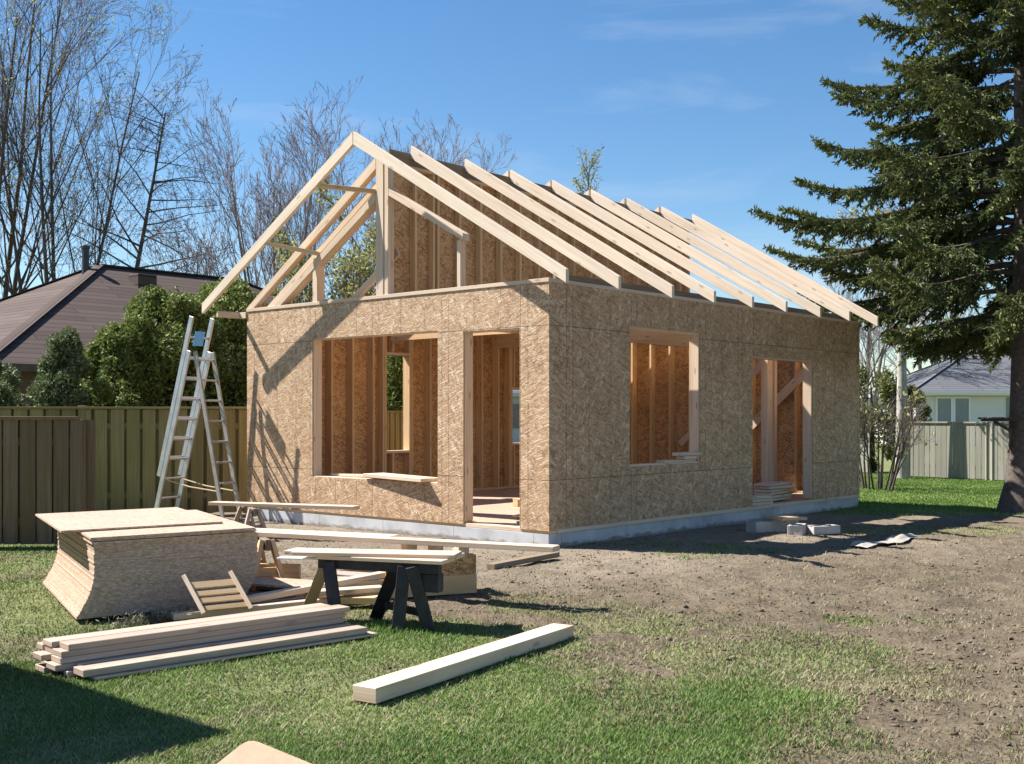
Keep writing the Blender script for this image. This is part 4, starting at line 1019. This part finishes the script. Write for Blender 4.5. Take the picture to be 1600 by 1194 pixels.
G_C = "cedars behind the mossy fence"
for i, (x, y, H, r, mt, lb) in enumerate(((-6.62, 19.2, 2.9, .72, cedar_m, "leftmost rounded cedar beside the brown roof"), (-5.95, 19.8, 3.62, 1.05, cedar_m, "tallest cedar behind the ladder top"), (-4.9, 20.3, 3.75, 1.2, cedar_m, "cedar right of the ladder against the frame"),
                                       (-5.45, 21.4, 3.85, 1.15, cedar_m, "cedar standing behind the ladder cedars"), (-3.4, 21.5, 3.6, 1.3, cedar_m, "cedar hidden behind the left end of the front wall"), (-2.05, 22.6, 3.6, 1.3, cedar_m, "cedar glimpsed through the front window"))):
    bush("cedar", (x, y, 0), H, r, 100 + i, 60000, mt, lb, 'round' if i < 4 else 'cone', .036, "cedar", G_C, 120)
G_S = "bushes behind the brown fence"
bush("young_conifer", (-6.95, 17.9, 0), 2.85, .95, 120, 30000, cedar_blue, "young bluish conifer with a pointed tip behind the brown fence", 'cone', .032, "conifer", G_S, 46)
bush("bush", (-7.95, 18.1, 0), 2.25, .95, 121, 24000, cedar_blue, "low bluish bush at the left edge behind the brown fence", 'round', .033, "bush", G_S, 36)
bush("bush", (-6.5, 18.3, 0), 2.0, .7, 122, 18000, cedar_m, "dark green bush between the young conifer and the mossy fence", 'round', .033, "bush", G_S, 30)
bush("bush", (9.2, 29.5, 0), 2.6, 1.0, 123, 9000, olive_leaf, "yellow-green bush behind the fence at the house corner", 'round', .05, "bush", "shrubs", 36)
bush("bush", (10.75, 31.0, 0), 2.3, .55, 124, 5000, olive_leaf, "yellow-green bush behind the fence near the pale trunk", 'round', .05, "bush", "shrubs", 30)
# dried weeds by the stack
rs = np.random.default_rng(5); n = 900
wp = np.stack([-2.42 + rs.normal(0, .16, n), 7.95 + rs.normal(0, .05, n) + 0, np.abs(rs.normal(0, .035, n)) + .01], -1); wp[:, 1] += (wp[:, 0] + 2.42) * .7
o = leaf_quads("weed_clump", wp, .028, weed_m, None, rs, aspect=.12); tag(o, "clump of dried grey-green weeds between the board stack and lumber pile", "weeds")

# ------------------------------------------------------------------ the big spruce
def spruce(loc, H=13.4, seed=3):
    rs = np.random.default_rng(seed); o = empty("spruce", loc, 0, "large dark spruce with drooping branches filling the right edge", "tree", "trees at the right")
    trunk = []
    tz = np.linspace(-.1, H, 26); tp = np.stack([.05 * np.sin(tz * .5), .05 * np.cos(tz * .4), tz], -1)
    tr = .19 * (1 - tz / H) ** .8 + .02 + .16 * np.exp(-np.maximum(tz, 0) / .28)
    trunk.append((tp, tr)); limbs, twigs, N0, N1, rn = [], [], [], [], []
    nl = 145; reach = [(4.35, 2.50, 4.15), (4.75, 2.62, 4.0), (5.3, 2.48, 3.45), (5.75, 2.7, 3.0), (6.6, 2.6, 2.95), (7.3, 2.9, 2.2), (4.5, 2.30, 3.9), (6.2, 2.35, 2.7)]
    for i in range(nl + len(reach)):
        f = (i + rs.random()) / nl; z = 2.7 + f ** 1.05 * (H - 2.5); a = i * 2.39996 + rs.normal(0, .25)
        if i >= nl: z, a = reach[i - nl][:2]; f = (z - 2.7) / (H - 2.5)
        L = max(.35, (3.75 - max(0, z - 3.6) * .375) * rs.uniform(.72, 1.06)) * (.75 if z < 2.9 else 1)
        if i >= nl: L = reach[i - nl][2]
        k = 14; t = np.linspace(0, 1, k + 1)
        droop = (.34 if z < 6 else .22) * rs.uniform(.7, 1.25); rise = .12 + .3 * f
        sz = L * (rise * t - droop * 1.9 * t ** 1.7 + droop * 1.35 * t ** 3.2)
        bend = rs.normal(0, .12) * t ** 2 * L
        ax = np.array([math.cos(a), math.sin(a), 0]); ay = np.array([-math.sin(a), math.cos(a), 0])
        P = np.array([0, 0, z]) + ax[None] * (t * L)[:, None] + ay[None] * bend[:, None] + np.array([0, 0, 1.])[None] * sz[:, None]
        W = P + np.array([loc[0], loc[1], 0]); lv_ = (W[:, 0] - CX0[0]) * VD[0] + (W[:, 1] - CX0[1]) * VD[1]
        bad = np.nonzero((lv_ < 7.35) & (W[:, 0] < .318 * W[:, 1]) & (W[:, 2] < 7))[0]     # cut back where the frame stands
        if len(bad):
            kk = bad[0] - 1
            if kk < 4: continue
            P = P[:kk + 1]; L = L * kk / k; k = kk
        limbs.append((P, np.linspace(.012 + .011 * L, .005, k + 1)))
        nb = int(19 * L) + 6
        for j in range(nb):
            s = .16 + .84 * (j + rs.random()) / nb; q = s * k; b = min(int(q), k - 1); p = P[b] + (P[b + 1] - P[b]) * (q - b); dd = P[b + 1] - P[b]; dd = dd / np.linalg.norm(dd)
            sd = 1 if j % 2 else -1
            bl = (.16 + .75 * (1 - s) ** .8 * min(1, s * 2.4)) * min(1, L / 2.2) * rs.uniform(.7, 1.25)
            out = dd * .75 + (ay * sd) * rs.uniform(.4, .9) + np.array([0, 0, -.30 - .45 * rs.random() * (1 - s) + (.25 if s > .85 else 0)])
            B = curve(rs, p, out, bl, 3, .10, -.05); twigs.append((B, np.array([.006, .005, .004, .003])))
            ns = int(bl * 72) + 8; q2 = rs.random(ns) * 3; ib = np.minimum(q2.astype(int), 2); base = B[ib] + (B[ib + 1] - B[ib]) * (q2 - ib)[:, None]
            dB = B[ib + 1] - B[ib]; dB /= np.linalg.norm(dB, axis=1, keepdims=True)
            dv = dB * rs.uniform(.35, 1, (ns, 1)) + rs.normal(0, .55, (ns, 3)) + np.array([0, 0, -.22]); dv /= np.linalg.norm(dv, axis=1, keepdims=True)
            ln = rs.uniform(.05, .13, (ns, 1)); N0.append(base); N1.append(base + dv * ln)
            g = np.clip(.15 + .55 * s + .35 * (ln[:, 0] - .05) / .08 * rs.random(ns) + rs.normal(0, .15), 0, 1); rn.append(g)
    V, F = tubes_np(trunk, 14); mesh_np("trunk", V, F, bark_spruce, o, smooth=True)
    V, F = tubes_np(limbs, 5); mesh_np("limbs", V, F, bark_dark, o, smooth=True)
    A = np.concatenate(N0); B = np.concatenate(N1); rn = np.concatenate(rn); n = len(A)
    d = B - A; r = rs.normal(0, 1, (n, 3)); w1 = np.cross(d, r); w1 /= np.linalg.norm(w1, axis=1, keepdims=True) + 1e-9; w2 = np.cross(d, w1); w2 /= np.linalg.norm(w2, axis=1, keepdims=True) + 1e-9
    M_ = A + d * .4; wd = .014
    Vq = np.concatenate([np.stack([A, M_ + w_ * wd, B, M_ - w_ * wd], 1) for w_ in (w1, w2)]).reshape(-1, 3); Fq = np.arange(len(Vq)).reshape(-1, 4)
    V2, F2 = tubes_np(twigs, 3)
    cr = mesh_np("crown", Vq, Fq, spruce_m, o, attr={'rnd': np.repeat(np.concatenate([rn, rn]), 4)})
    mesh_np("twigs", V2, F2, bark_dark, cr)
    return o
bark_spruce = simple("spruce_bark", (.125, .10, .085), .95, .55, 16, .9)
sp = spruce((7.62, 17.2, 0))
# tray feeder on the trunk
fd = empty("bird_feeder", (7.26, 17.1, 1.36), 0, "dark flat tray bird feeder fixed to the spruce trunk", "bird feeder")
MB().box((-.24, -.16, 0), (.2, .16, .03)).build("tray", bark_dark, fd, .01); MB().box((-.27, -.19, .031), (.22, .19, .06)).build("rim", bark_dark, fd, .01); MB().board((.16, 0, -.15), (-.1, 0, 0), .05, .04).build("bracket", bark_dark, fd)
